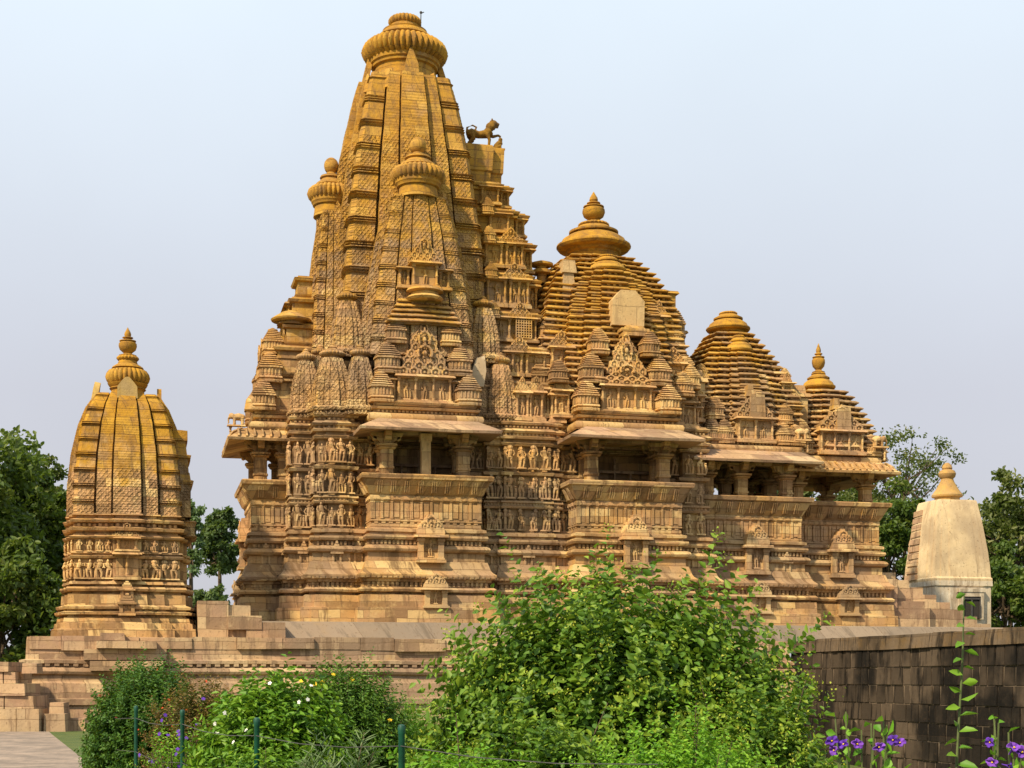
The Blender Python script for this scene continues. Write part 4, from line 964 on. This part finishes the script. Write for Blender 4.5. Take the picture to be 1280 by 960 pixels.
b.stack(P, [(4.48, -.06), (4.62, -.06), (4.64, .12), (4.76, .16), (4.80, .02), (4.84, -.08), (4.98, -.08), (5.0, .10), (5.10, .14), (5.16, 0), (5.18, -.08), (5.30, -.08), (5.32, .06), (5.38, .04)], True, True, dens=.5)
dentils(b, P, -.07, 4.84, 4.97, .16, .09, .09)
part('cornice', b.jit(.012, 1.2), M['shrine'], SH)
for ch_ in list(SH.children): ch_.scale.z *= .77; ch_.location.z *= .77
SB, SHH = 4.12, 4.22
sp = spire(1.74, SHH, levels=100, bhumi=8, p=1.09, r=1.17, curve=lambda t: lerp(t, [0, .25, .5, .75, .9, 1.], [1., .985, .93, .815, .69, .55]))
tow = part('tall_spire', sp.jit(.012, 1.4), M['shrinecarve'], SH, (0, 0, SB))
b = MB(); b.lathe([(.60, 0), (.56, .3), (.55, .35), (.62, .42), (.58, .46), (.64, .52), (.68, .6)], 26); part('neck', b, M['shrine'], tow, (0, 0, SHH-.12))
part('ribbed_cushion', amalaka(.71, .54, 26).jit(.01, 1.5), M['crown'], tow, (0, 0, SHH+.44))
b = MB(); b.lathe([(.4, 0), (.54, .06), (.52, .10), (.34, .22), (.30, .34)], 24); b.merge(amalaka(.36, .18, 18), (0, 0, .32)); part('cap_discs', b, M['crown'], tow, (0, 0, SHH+.96))
part('pot_finial', pot(.30, 1.0), M['crown'], tow, (0, 0, SHH+1.45))
lt = part('band_tip', leaf_tip(.34, .72, .2), M['shrine'], tow, (0, -1.10, SHH-.2), 0); lt['label'] = 'pale new pointed tip stone'
lt.data.materials[0] = stone('new_tip_stone', (60, 70), .5, 0, brick=(3, 3), west=0, stain=.2, pal=(c4(.46, .29, .065), c4(.44, .27, .065), c4(.28, .18, .05), c4(.50, .34, .10)))
clone(lt, tow, (-1.12, 0, SHH-.2), -HP).rotation_euler[0] = R(-10)
part('band_tip', leaf_tip(.22, .62, .15), M['shrine'], tow, (1.06, 0, SHH-.25), HP)
b = MB()
b.stack(rect(1.2, 2.15, -1.15, 1.15), [(5.38, 0), (6.5, 0), (6.52, .06), (6.62, .10), (6.66, 0), (6.9, -.03), (6.92, -.06), (7.4, -.1), (7.42, 0), (7.5, .02), (7.54, -.12), (8.0, -.18), (8.02, -.1), (8.35, -.1), (8.4, -.3)], False, True, dens=.6)
b.stack(rect(1.5, 2.3, -.8, .8), [(4.7, 0), (4.75, .08), (4.8, 0), (5.2, 0), (5.25, .06), (5.3, 0)], True, True)
part('spire_front', b.jit(.02, 1.2), M['shrinecarve'], SH, (-.05, 0, -1.22))
b = MB()
rr = random.Random(11)
for i, (a0, a1, z1) in enumerate(((-2.6, 2.7, .42), (2.3, 3.7, .95), (2.3, 4.5, .50), (2.3, 4.9, .28))):
    pass
b.box(2.3, 3.3, -2.3, 1.5, 0, 1.25); b.box(3.3, 4.05, -2.2, 1.5, 0, 1.12); b.box(3.9, 5.2, -2.4, 1.2, 0, .55); b.box(3.3, 4.4, -2.42, -2.0, .3, .78)
part('stair_blocks', b.jit(.03, 1.2), M['low'], SH)
# ------------------------------------------------------------------ whitewashed shrine at the right
x, y = w2(26.5, 5.0)
RS = thing('plastered_shrine', 'small plastered shrine with a smooth tapering cream tower and white lower walls beyond the stairs', 'shrine', (x, y, FLOOR), TH)
b = MB(); Q = ratha(1.5, a=.8, p1=1.015, p2=1.03, q=.5)
b.loft([[(px_*k_, py_*k_, z) for px_, py_ in Q] for z, k_ in ((3.15, 1.02), (3.2, 1.035), (3.3, 1.035), (3.36, 1.0), (3.9, .985), (4.6, .93), (6.0, .80), (6.9, .69), (7.0, .66))], True, True)
RS.scale = (.95, .95, .99)
tw_ = part('smooth_tower', b.jit(.018, .9), M['plaster'], RS)
b = MB(); b.lathe([(.72, 0), (.70, .2), (.86, .24), (.88, .32), (.62, .62), (.40, .95), (.36, 1.05), (.34, 1.1), (.46, 1.2), (.5, 1.34), (.42, 1.48), (.26, 1.54), (.3, 1.6), (.24, 1.75), (.1, 1.86)], 20); part('dome_finial', b, M['yellowed'], RS, (0, 0, 6.98)).scale = (.86, .86, 1.)
b = MB(); b.stack(Q, [(-.1, .12), (.5, .1), (.55, .0), (2.9, .0), (2.95, .06), (3.18, .06)], True, True); part('lower_wall', b.jit(.015, 1.), M['white'], RS)
b = MB(); b.box(-.42, .42, -.06, .1, 0, 1.0); part('door_dark_panel', b, M['shade_fill'], RS, (.35, -1.62, 1.45))  # solid panel on the wall, painted dark as the shaded doorway interior
b = MB(); b.box(-.46, .46, -.04, .04, .86, .94); b.box(-.05, .03, -.04, .04, 0, .9); b.box(-.5, -.42, -.05, .05, 0, 1.0); b.box(.42, .5, -.05, .05, 0, 1.0); part('grille', b, M['iron'], RS, (.35, -1.70, 1.45))
b = MB(); b.box(-.62, -.46, -.1, .2, 0, 1.25); b.box(.46, .62, -.1, .2, 0, 1.25); b.box(-.7, .7, -.14, .2, 1.25, 1.42); b.box(-.55, .55, -.1, .2, 1.05, 1.25); part('door_frame', b.jit(.03, 2.), M['white'], RS, (.35, -1.66, 1.4))
b = MB()
for i in range(10): b.box(-1.70+.055*i, -1.0, .1+.02*i, 1.2, 3.3+i*.34, 3.56+i*.34, .03, .03)
part('projecting_courses', b.jit(.04, 1.5), M['low'], RS)
# ------------------------------------------------------------------ tumbled block wall, far left
rw = thing('ruined_wall', 'stepped end of a low wall of rough pink and tan stone blocks at the far left', 'wall', (0, 0, 0))
rr = random.Random(2); ends = [-14.55, -14.75, -15.0, -15.3, -15.5, -16.1]; z = 0
blk = None
hs = [.72, .40, .38, .36, .32, .26]
for i, hgt in enumerate(hs):
    x = -21.5
    while x < ends[i]-.1:
        L = min(rr.uniform(.6, 1.3), ends[i]-x)
        if L < .25: break
        q = MB(); q.box(0, L-.02, 0, 1.6, 0, hgt-.015, .012, .012); q.jit(.02, 2.3+rr.random())
        part('stone_block', q, M['low'], rw, (x, 46.9+rr.uniform(-.07, .05), z)); x += L
    z += hgt
for (x, y, z, L, h_) in ((-14.5, 47.0, 0, .7, .55), (-14.4, 47.2, .55, .5, .35), (-13.9, 47.6, 0, .55, .4), (-15.2, 47.05, 1.82, .5, .3)):
    q = MB(); q.box(0, L, 0, .6, 0, h_, .03, .03); part('stone_block', q.jit(.04, 2.), M['low'], rw, (x, y, z))
# ================================================================== VEGETATION
def unit(a): return a/np.maximum(1e-9, np.linalg.norm(a, axis=-1, keepdims=True))
def leaf_mesh(name, P, D, L, Wd, tint, mat, parent=None, fold=.25, up=.6):
    """one folded pointed leaf per row"""
    n = len(P); D = unit(D); U = unit(rng.normal(size=(n, 3))*.55+np.array([0, 0, up])); Sd = unit(np.cross(D, U)); N = np.cross(Sd, D)
    L = np.broadcast_to(L, (n,))[:, None]; Wd = np.broadcast_to(Wd, (n,))[:, None]
    V = np.empty((n, 6, 3))
    V[:, 0] = P; V[:, 1] = P+D*L*.42+Sd*Wd*.5+N*Wd*fold; V[:, 2] = P+D*L-N*L*.10; V[:, 3] = P+D*L*.42-Sd*Wd*.5+N*Wd*fold
    V[:, 4] = P+D*L*.78+Sd*Wd*.30+N*Wd*fold*.5-N*L*.04; V[:, 5] = P+D*L*.78-Sd*Wd*.30+N*Wd*fold*.5-N*L*.04
    F = np.array([[0, 1, 4], [0, 4, 2], [0, 2, 5], [0, 5, 3]])
    tris = (np.arange(n)[:, None, None]*6+F[None]).reshape(-1, 3)
    me = bpy.data.meshes.new(name); me.vertices.add(n*6); me.vertices.foreach_set('co', V.reshape(-1).astype(np.float32))
    me.loops.add(len(tris)*3); me.loops.foreach_set('vertex_index', tris.reshape(-1).astype(np.int32))
    me.polygons.add(len(tris)); me.polygons.foreach_set('loop_start', np.arange(0, len(tris)*3, 3, dtype=np.int32)); me.polygons.foreach_set('loop_total', np.full(len(tris), 3, dtype=np.int32))
    me.update(calc_edges=True); me.validate()
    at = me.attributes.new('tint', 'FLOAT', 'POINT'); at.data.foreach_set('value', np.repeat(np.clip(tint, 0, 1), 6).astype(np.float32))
    me.materials.append(mat); o = bpy.data.objects.new(name, me); C.objects.link(o); o.parent = parent; return o
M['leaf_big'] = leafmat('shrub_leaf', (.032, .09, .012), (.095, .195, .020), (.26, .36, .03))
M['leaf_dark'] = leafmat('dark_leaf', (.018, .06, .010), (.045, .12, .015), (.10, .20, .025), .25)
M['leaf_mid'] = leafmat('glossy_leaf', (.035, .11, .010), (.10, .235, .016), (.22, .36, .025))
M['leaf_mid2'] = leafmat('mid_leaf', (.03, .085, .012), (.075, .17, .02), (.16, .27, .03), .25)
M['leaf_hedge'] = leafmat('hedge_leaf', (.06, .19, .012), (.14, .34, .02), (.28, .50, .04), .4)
M['leaf_pale'] = leafmat('grey_green_leaf', (.07, .12, .05), (.13, .20, .085), (.20, .27, .12))
M['leaf_rust'] = leafmat('rusty_leaf', (.035, .06, .012), (.08, .095, .02), (.20, .10, .03))
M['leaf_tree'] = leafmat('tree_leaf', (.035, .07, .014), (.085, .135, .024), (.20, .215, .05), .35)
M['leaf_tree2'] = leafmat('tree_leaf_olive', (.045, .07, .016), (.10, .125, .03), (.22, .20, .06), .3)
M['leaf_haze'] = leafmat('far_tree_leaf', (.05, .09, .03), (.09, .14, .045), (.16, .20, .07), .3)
M['blossom'] = leafmat('yellow_green_bud', (.22, .32, .03), (.32, .38, .035), (.42, .42, .05), .3)
M['petal_white'] = plain('white_petal', (.8, .8, .78)); M['petal_red'] = plain('orange_red_petal', (.55, .07, .02)); M['petal_yellow'] = plain('yellow_petal', (.75, .50, .01)); M['petal_purple'] = plain('purple_petal', (.10, .02, .36))
def shoots(c, rx, ry, h, n, base_h=.15, seed=0, top=.55, curl=.15, noise_amp=.18):
    """curved shoots filling an uneven dome; returns start, mid, end arrays"""
    g = np.random.default_rng(seed); c = np.array(c, float)
    az = g.uniform(0, 2*np.pi, n); ct_ = g.uniform(-.12, 1, n)**1.0; st_ = np.sqrt(np.maximum(0, 1-ct_**2))
    d = np.stack([st_*np.cos(az), st_*np.sin(az), ct_], 1)
    lump = 1+noise_amp*(np.sin(az*3+seed)+np.sin(az*5+ct_*6+seed*2))*.6+noise_amp*g.normal(size=n)*.6
    r = lump*np.where(g.random(n) < .72, g.uniform(.82, 1.05, n), g.uniform(.45, .85, n))
    E_ = c+np.array([0, 0, h*base_h])+d*r[:, None]*np.array([rx, ry, h*(1-base_h)])
    E_[:, 2] = np.maximum(E_[:, 2], c[2]+.08)
    k0 = g.uniform(.30, top, n)[:, None]
    S0 = c+np.array([0, 0, h*base_h*.6])+(E_-c)*k0*np.array([1, 1, .85])
    Mm = (S0+E_)/2+np.array([0, 0, 1])*curl*h*.4*g.uniform(.2, 1, (n, 1))
    return S0, Mm, E_, g
def shrub(name, label, c, rx, ry, h, n, per, L, Wd, mat, seed, stems=6, group=None, curl=.15, bud=None, flower=None, nf=0, fr=.03, droop=.2, amp=.18, tipbias=.35):
    root = thing(name, label, 'shrub', c, 0, group); c0 = (0, 0, 0)
    S0, Mm, E_, g = shoots(c0, rx, ry, h, n, seed=seed, curl=curl, noise_amp=amp)
    t = np.linspace(.12, 1, per)[None, :, None]
    Pp = S0[:, None]*(1-t)**2+2*Mm[:, None]*t*(1-t)+E_[:, None]*t**2
    Tn = unit(2*(1-t)*(Mm-S0)[:, None]+2*t*(E_-Mm)[:, None])
    ang = (np.arange(per)*2.4)[None, :]+g.uniform(0, 6.28, (n, 1))
    a = unit(np.cross(Tn, np.array([.3, .2, 1.]))); bq = np.cross(Tn, a)
    D = a*np.cos(ang)[..., None]+bq*np.sin(ang)[..., None]
    D = D*.9+Tn*.55+np.array([0, 0, -droop])
    Ls = (L*g.uniform(.65, 1.2, (n, per))*(1-.35*t[..., 0]**4))
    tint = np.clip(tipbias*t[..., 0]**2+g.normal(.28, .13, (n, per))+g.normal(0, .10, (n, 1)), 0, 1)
    leaf_mesh('foliage', Pp.reshape(-1, 3), D.reshape(-1, 3), Ls.reshape(-1), (Ls*Wd/L).reshape(-1), tint.reshape(-1), mat, root)
    b = MB()
    for i in range(stems):
        az = 6.28*i/stems+seed; e = np.array([rx*.6*math.cos(az), ry*.6*math.sin(az), h*.62]); b.tube([(.04*math.cos(az), .04*math.sin(az), -.05), tuple(e*.45+np.array([0, 0, h*.06])), tuple(e)], [.03*h/2, .022*h/2, .01*h/2], 6)
    for i in range(0, n, max(1, n//40)): b.tube([tuple(S0[i]*.55), tuple(S0[i]), tuple(Mm[i]*.95+E_[i]*.05), tuple(E_[i])], [.011, .008, .006, .003], 4)
    part('stems', b, M['bark'], root)
    if bud is not None:
        sel = g.choice(n, int(n*bud), replace=False); sel = sel[E_[sel, 2] > h*.35]; m = 12
        Q = (E_[sel][:, None]+g.normal(0, .045, (len(sel), m, 3))).reshape(-1, 3)
        leaf_mesh('bud_cluster', Q, g.normal(size=Q.shape)+np.array([0, 0, .8]), .028, .022, g.random(len(Q)), M['blossom'], root)
    if flower:
        order = g.permutation(n); k_ = 0; fm = MB()
        for j in range(5):
            q = MB(); q.loft([[(-.12, .1, 0), (.12, .1, 0), (.0, .0, .0)], [(-.42, .75, .12), (.42, .75, .12), (0, .7, .05)], [(-.2, 1., .05), (.2, 1., .05), (0, 1.02, .0)]])
            fm.merge(q, (0, 0, 0), j*2*math.pi/5)
        f0 = None
        for i in order:
            if k_ >= nf: break
            if E_[i, 1] > ry*.35 or E_[i, 2] < h*.45: continue
            p = E_[i]+(E_[i]-np.array([0, 0, h*.4]))*.02
            if f0 is None: f0 = part('flower', fm, M[flower], root, tuple(p))
            else: f0c = clone(f0, root, tuple(p))
            o = f0 if k_ == 0 else f0c
            o.scale = (fr, fr, fr); o.rotation_euler = (R(g.uniform(30, 85)), 0, R(g.uniform(-50, 50))); k_ += 1
    return root
def P_(px, py, Y): return ((px-640)/1900*Y, Y, 1.6-(py-850)/1900*Y)
x, _, _ = P_(765, 0, 16.5)
shrub('large_shrub', 'tallest bush in front of the temple, broad green leaves and yellow green buds', (x, 16.5, -.25), 2.12, 1.5, 2.9, 2700, 34, .150, .084, M['leaf_big'], 3, stems=9, bud=.32, curl=.08, amp=.13)
x, _, _ = P_(955, 0, 14.6)
shrub('small_shrub', 'lighter budding bush at the right foot of the tallest bush, before the dark wall', (x, 15.2, -.6), .9, .8, 2.15, 850, 32, .11, .06, M['leaf_big'], 13, stems=6, bud=.4, amp=.14, curl=.08)
x, _, _ = P_(860, 0, 11.5)
shrub('clipped_hedge', 'bright green leafy hedge along the bottom edge beneath the tallest bush', (x, 11.6, -.35), 1.12, .55, 1.66, 1500, 32, .058, .03, M['leaf_hedge'], 5, stems=7, amp=.12, curl=.06, flower='petal_white', nf=3, fr=.022, tipbias=.5)
x, _, _ = P_(180, 0, 23)
shrub('red_flowered_bush', 'dense dark green bush with rusty red flower tips at the left', (x, 23.2, -.05), 1.0, .9, 1.98, 2100, 36, .085, .044, M['leaf_dark'], 6, stems=7, flower='petal_red', nf=16, fr=.022, amp=.07, curl=.03)
x, _, _ = P_(240, 0, 21)
shrub('rusty_bush', 'brownish green twiggy bush between the dark bush and the white flowered bush', (x, 21.5, -.05), .8, .7, 1.72, 1100, 32, .07, .03, M['leaf_rust'], 16, stems=6, amp=.1, curl=.04, tipbias=.7, flower='petal_red', nf=10, fr=.02)
x, _, _ = P_(335, 0, 17)
shrub('white_flowered_bush', 'glossy green bush dotted with small white flowers left of the middle', (x, 17.2, -.05), 1.0, .75, 1.68, 1150, 30, .145, .062, M['leaf_mid'], 7, stems=7, flower='petal_white', nf=18, fr=.024, amp=.08, curl=.04)
x, _, _ = P_(425, 0, 22)
shrub('yellow_flowered_bush', 'green bush with a few yellow blossoms behind the white flowered bush', (x, 22.4, -.05), 1.1, .8, 1.93, 1600, 32, .09, .04, M['leaf_mid2'], 8, stems=6, flower='petal_yellow', nf=10, fr=.034, amp=.08, curl=.03)
x, _, _ = P_(505, 0, 24)
shrub('low_bush', 'low feathery light green bush in the gap beside the tallest bush', (x, 23.5, -.1), 1.2, .8, 1.35, 1000, 28, .07, .02, M['leaf_hedge'], 18, stems=6, amp=.2)
x, _, _ = P_(415, 0, 12.5)
shrub('narrow_leaf_plant', 'grey green plant with long narrow leaves near the two middle fence posts', (x, 12.9, -.1), .50, .4, 1.22, 120, 30, .17, .017, M['leaf_pale'], 9, stems=5, amp=.2, droop=-.1)
x, _, _ = P_(580, 0, 11.8)
shrub('leafy_plant', 'low bright leafy plant behind the near fence post at the bottom centre', (x, 12.9, -.1), .7, .45, 1.12, 480, 26, .085, .035, M['leaf_hedge'], 19, stems=5, amp=.2)
x, _, _ = P_(205, 0, 18.5)
shrub('purple_flowered_plant', 'straggly yellow green plant with tiny purple flowers beside the left fence posts', (x, 18.9, -.05), .42, .4, 1.22, 130, 22, .05, .024, M['leaf_hedge'], 20, stems=5, amp=.25, flower='petal_purple', nf=20, fr=.026, tipbias=.8)
x, _, _ = P_(320, 0, 13.5)
shrub('leafy_plant', 'dark leafy undergrowth at the bottom edge below the white flowered bush', (x, 14.2, -.05), .7, .4, 1.0, 480, 24, .10, .036, M['leaf_mid'], 22, stems=5, amp=.2)
x, _, _ = P_(680, 0, 12.5)
shrub('leafy_plant', 'drooping broad leaved plant at the lower left foot of the tallest bush', (x, 13.6, -.1), .8, .5, 1.35, 520, 26, .11, .055, M['leaf_big'], 24, stems=5, amp=.25)
# purple trumpet flowers near the camera, lower right
M['petal_violet'] = plain('violet_petal', (.17, .045, .42))
def trumpet(parent, p, r, yaw, pitch, first=[None]):
    if first[0] is None:
        b = MB()
        rings = []
        for t, q in ((-.9, .10), (-.5, .16), (-.1, .30), (.08, .62), (.12, .95), (.05, 1.05)):
            ring = []
            for j in range(30):
                a = 2*math.pi*j/30; f = q*(1-(.26 if q > .9 else .12)*abs(math.cos(a*2.5))**5*(q > .5))
                ring.append((f*math.cos(a), f*math.sin(a), t+(.10*math.cos(a*5)+.07*math.sin(a*3+1) if q > .5 else 0)))
            rings.append(ring)
        b.loft(rings, True, False)
        o = part('flower', b, M['petal_purple'], parent); first[0] = o
        c_ = MB(); c_.ball((0, 0, -.02), (.16, .16, .08), 8, 5); part('flower_throat', c_, M['petal_yellow'], o)
    else: o = clone(first[0], parent)
    o.location = p; o.scale = (r*random.uniform(.85, 1.1), r*random.uniform(.65, 1.05), r*random.uniform(.8, 1.6)); o.rotation_euler = (R(pitch), R(random.uniform(-25, 25)), R(yaw))
    if random.random() < .4: o.data = o.data.copy(); o.data.materials[0] = M['petal_violet']
def flower_plant(label, cx, Y, spots, seed, span, n):
    x, _, _ = P_(cx, 0, Y); z0 = -.4
    t = thing('trumpet_flower_plant', label, 'flowering plant', (x, Y, z0), 0, 'purple trumpet flower plants')
    g = np.random.default_rng(seed); b = MB(); LP = []; LD = []
    for i in range(n):
        ex = g.uniform(-span, span); ez = g.uniform(1.45, 1.86); q = [(ex*.3, g.uniform(-.1, .1), 0), (ex*.7, g.uniform(-.12, .12), ez*.5), (ex, g.uniform(-.12, .12), ez)]
        b.tube(q, [.007, .006, .004], 5)
        for s in np.linspace(.45, 1, 12):
            p = np.array(q[1])*(1-(s-.45)/.55)+np.array(q[2])*((s-.45)/.55); LP.append(p); LD.append(g.normal(size=3)+np.array([0, -.3, .1]))
    part('stems', b, M['stem'], t)
    leaf_mesh('foliage', np.array(LP), np.array(LD), .075*g.uniform(.4, 1.15, len(LP)), .04*g.uniform(.6, 1.1, len(LP)), g.uniform(.2, .9, len(LP)), M['leaf_hedge'], t)
    for (px, py, r) in spots:
        X, _, Z = P_(px, py, Y-.12); trumpet(t, (X-x, -.12, Z-z0), r, g.uniform(-65, 65), g.uniform(35, 105))
flower_plant('bushy plant with a cluster of purple trumpet flowers before the dark wall', 1080, 7.2, [(1040, 926, .034), (1054, 930, .034), (1072, 930, .035), (1042, 938, .03), (1099, 934, .033), (1116, 925, .034), (1125, 928, .03)], 2, .17, 22)
flower_plant('plant with purple trumpet flowers cut by the right edge, nearest the corner', 1262, 6.9, [(1237, 928, .026), (1268, 934, .038), (1278, 940, .034), (1240, 953, .03), (1262, 958, .03)], 4, .09, 12)
# tall single stem with big leaves
x, _, _ = P_(1192, 0, 7.4)
vs = thing('tall_stem_plant', 'single tall leafy stem rising in front of the dark wall', 'plant', (x, 7.4, -.6))
pts = [(-.02, 0, 0), (.0, .02, .8), (-.005, 0, 1.4), (.02, 0, 1.9), (.05, .02, 2.3), (.06, .03, 2.62)]
b = MB(); b.tube(pts, [.012, .010, .008, .006, .005, .003], 6); part('stem', b, M['stem'], vs)
g = np.random.default_rng(6); LP, LD, LL = [], [], []
for i in range(44):
    s = .35+.65*i/43; zz = 2.62*s; xx = np.interp(zz, [p[2] for p in pts], [p[0] for p in pts])
    a = (i % 2)*math.pi+g.uniform(-.7, .7); LP.append((xx, 0, zz)); LD.append((math.cos(a), math.sin(a)*.8-.3, g.uniform(-.4, .35))); LL.append(.125*(1.1-.55*s)*g.uniform(.7, 1.15))
LL = np.array(LL); leaf_mesh('foliage', np.array(LP), np.array(LD), LL, LL*.5, g.uniform(.3, .8, 44), M['leaf_mid'], vs)
# ------------------------------------------------------------------ trees
def tree(name, label, c, h, rx, rz, mat, n=9000, lf=.34, seed=0, trunk=.25, cl=60, sparse=1., group='trees behind the temple', low=.25, ry=None):
    root = thing(name, label, 'tree', c, 0, group); g = np.random.default_rng(seed); ry = ry or rx
    az = g.uniform(0, 6.28, cl); cz = g.uniform(-.8, 1, cl); sq = np.sqrt(1-cz**2); rad = g.uniform(.45, 1., cl)
    cc = np.stack([rx*rad*sq*np.cos(az), ry*rad*sq*np.sin(az), h-rz+rz*rad*cz], 1)
    per = n//cl; cr = g.uniform(.12, .28, cl)*rx*sparse
    Q = cc[:, None]+unit(g.normal(size=(cl, per, 3)))*(g.random((cl, per, 1))**.45)*cr[:, None, None]*np.array([1.15, 1.15, .75])
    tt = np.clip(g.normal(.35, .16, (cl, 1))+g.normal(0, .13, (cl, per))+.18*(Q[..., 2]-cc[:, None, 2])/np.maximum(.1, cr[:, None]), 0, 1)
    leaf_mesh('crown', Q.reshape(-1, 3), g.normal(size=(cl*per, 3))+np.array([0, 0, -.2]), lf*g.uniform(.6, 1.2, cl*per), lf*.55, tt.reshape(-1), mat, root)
    b = MB(); b.tube([(0, 0, -.3), (.1, 0, (h-rz*1.6)*.5), (0, .1, h-rz)], [trunk, trunk*.8, trunk*.5], 8)
    for i in range(0, cl, 2): 
        st = np.array([0, 0, max(.5, h-rz*(1.5-.6*g.random()))]); b.tube([tuple(st), tuple((st+cc[i])/2+np.array([0, 0, -.3])), tuple(cc[i])], [trunk*.35, trunk*.2, trunk*.06], 5)
    part('trunk', b, M['bark'], root); return root
def tr(px, pytop, Y, wpx, hpx, **kw):
    X = (px-640)/1900*Y; zt = 1.6+(850-pytop)*Y/1900+.09*hpx/1900*Y; rx = wpx/1900*Y/2; rz = hpx/1900*Y/2
    tree(kw.pop('name', 'broadleaf_tree'), kw.pop('label'), (X, Y, 0), zt, rx, rz, kw.pop('mat'), **kw)
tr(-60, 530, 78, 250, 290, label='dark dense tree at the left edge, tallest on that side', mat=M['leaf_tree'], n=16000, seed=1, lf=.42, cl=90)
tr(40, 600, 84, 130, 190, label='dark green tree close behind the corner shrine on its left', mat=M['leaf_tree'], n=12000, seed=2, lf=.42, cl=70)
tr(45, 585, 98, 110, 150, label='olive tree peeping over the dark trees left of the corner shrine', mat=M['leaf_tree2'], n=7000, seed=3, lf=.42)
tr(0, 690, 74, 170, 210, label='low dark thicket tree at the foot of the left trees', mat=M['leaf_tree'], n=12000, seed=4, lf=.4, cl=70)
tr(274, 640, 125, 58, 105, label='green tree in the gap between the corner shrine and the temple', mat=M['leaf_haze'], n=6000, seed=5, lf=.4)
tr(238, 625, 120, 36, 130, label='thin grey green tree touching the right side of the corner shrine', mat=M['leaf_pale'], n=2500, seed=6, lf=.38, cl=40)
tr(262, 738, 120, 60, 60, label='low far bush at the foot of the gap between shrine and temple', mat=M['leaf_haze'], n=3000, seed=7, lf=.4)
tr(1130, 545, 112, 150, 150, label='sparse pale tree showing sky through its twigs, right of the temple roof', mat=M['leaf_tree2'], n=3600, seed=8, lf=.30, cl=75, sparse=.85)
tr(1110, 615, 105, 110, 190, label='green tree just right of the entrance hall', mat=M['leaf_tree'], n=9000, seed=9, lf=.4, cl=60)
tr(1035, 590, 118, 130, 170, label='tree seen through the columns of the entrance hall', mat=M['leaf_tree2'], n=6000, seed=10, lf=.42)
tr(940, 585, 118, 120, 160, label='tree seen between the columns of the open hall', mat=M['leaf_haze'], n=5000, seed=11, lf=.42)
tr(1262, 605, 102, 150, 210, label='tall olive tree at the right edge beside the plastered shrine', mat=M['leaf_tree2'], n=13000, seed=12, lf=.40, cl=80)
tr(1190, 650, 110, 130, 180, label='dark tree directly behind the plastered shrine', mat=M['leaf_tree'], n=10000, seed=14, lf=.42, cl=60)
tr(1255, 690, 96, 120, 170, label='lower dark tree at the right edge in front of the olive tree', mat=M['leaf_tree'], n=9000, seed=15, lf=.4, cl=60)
# ------------------------------------------------------------------ fence posts and wire
posts = [(502, 12.0), (321, 14.2), (228, 18.0), (170, 20.8)]
labs = ['green metal fence post nearest the camera, at the bottom centre', 'second nearest green fence post, before the white flowered bush', 'green fence post beside the tiny purple flowers', 'farthest green fence post, before the dark bush on the left']
b = MB(); b.lathe([(.027, -.1), (.026, 1.17), (.029, 1.175), (.029, 1.21), (.018, 1.225)], 12)
cap = MB(); cap.lathe([(.030, 0), (.032, .02), (.026, .042), (.01, .05)], 12)
pm = None; tops = []
for (px, Y), lb in zip(posts, labs):
    X = (px-640)/1900*Y
    t = thing('fence_post', lb, 'fence post', (X, Y, 0), 0, 'green fence posts along the garden')
    if pm is None: pm = part('post', b, M['green'], t); pc = part('post_cap', cap, M['green'], t, (0, 0, 1.2))
    else: clone(pm, t); clone(pc, t)
    tops.append((X, Y))
tops = [(.9, 9.4)]+tops+[(-6.9, 25)]
for zz, lb in ((1.08, 'upper thin steel wire strung along the green fence posts'), (.62, 'lower thin steel wire strung along the green fence posts')):
    b = MB(); pts = []
    for (a, q) in zip(tops[:-1], tops[1:]):
        for s in (0, .33, .66): pts.append((a[0]+(q[0]-a[0])*s, a[1]+(q[1]-a[1])*s-.03, zz-.05*math.sin(s*math.pi)))
    b.tube(pts, [.004]*len(pts), 5); o = b.build('fence_wire', M['wire']); tag(o, lb, 'wire', 'fence wires')
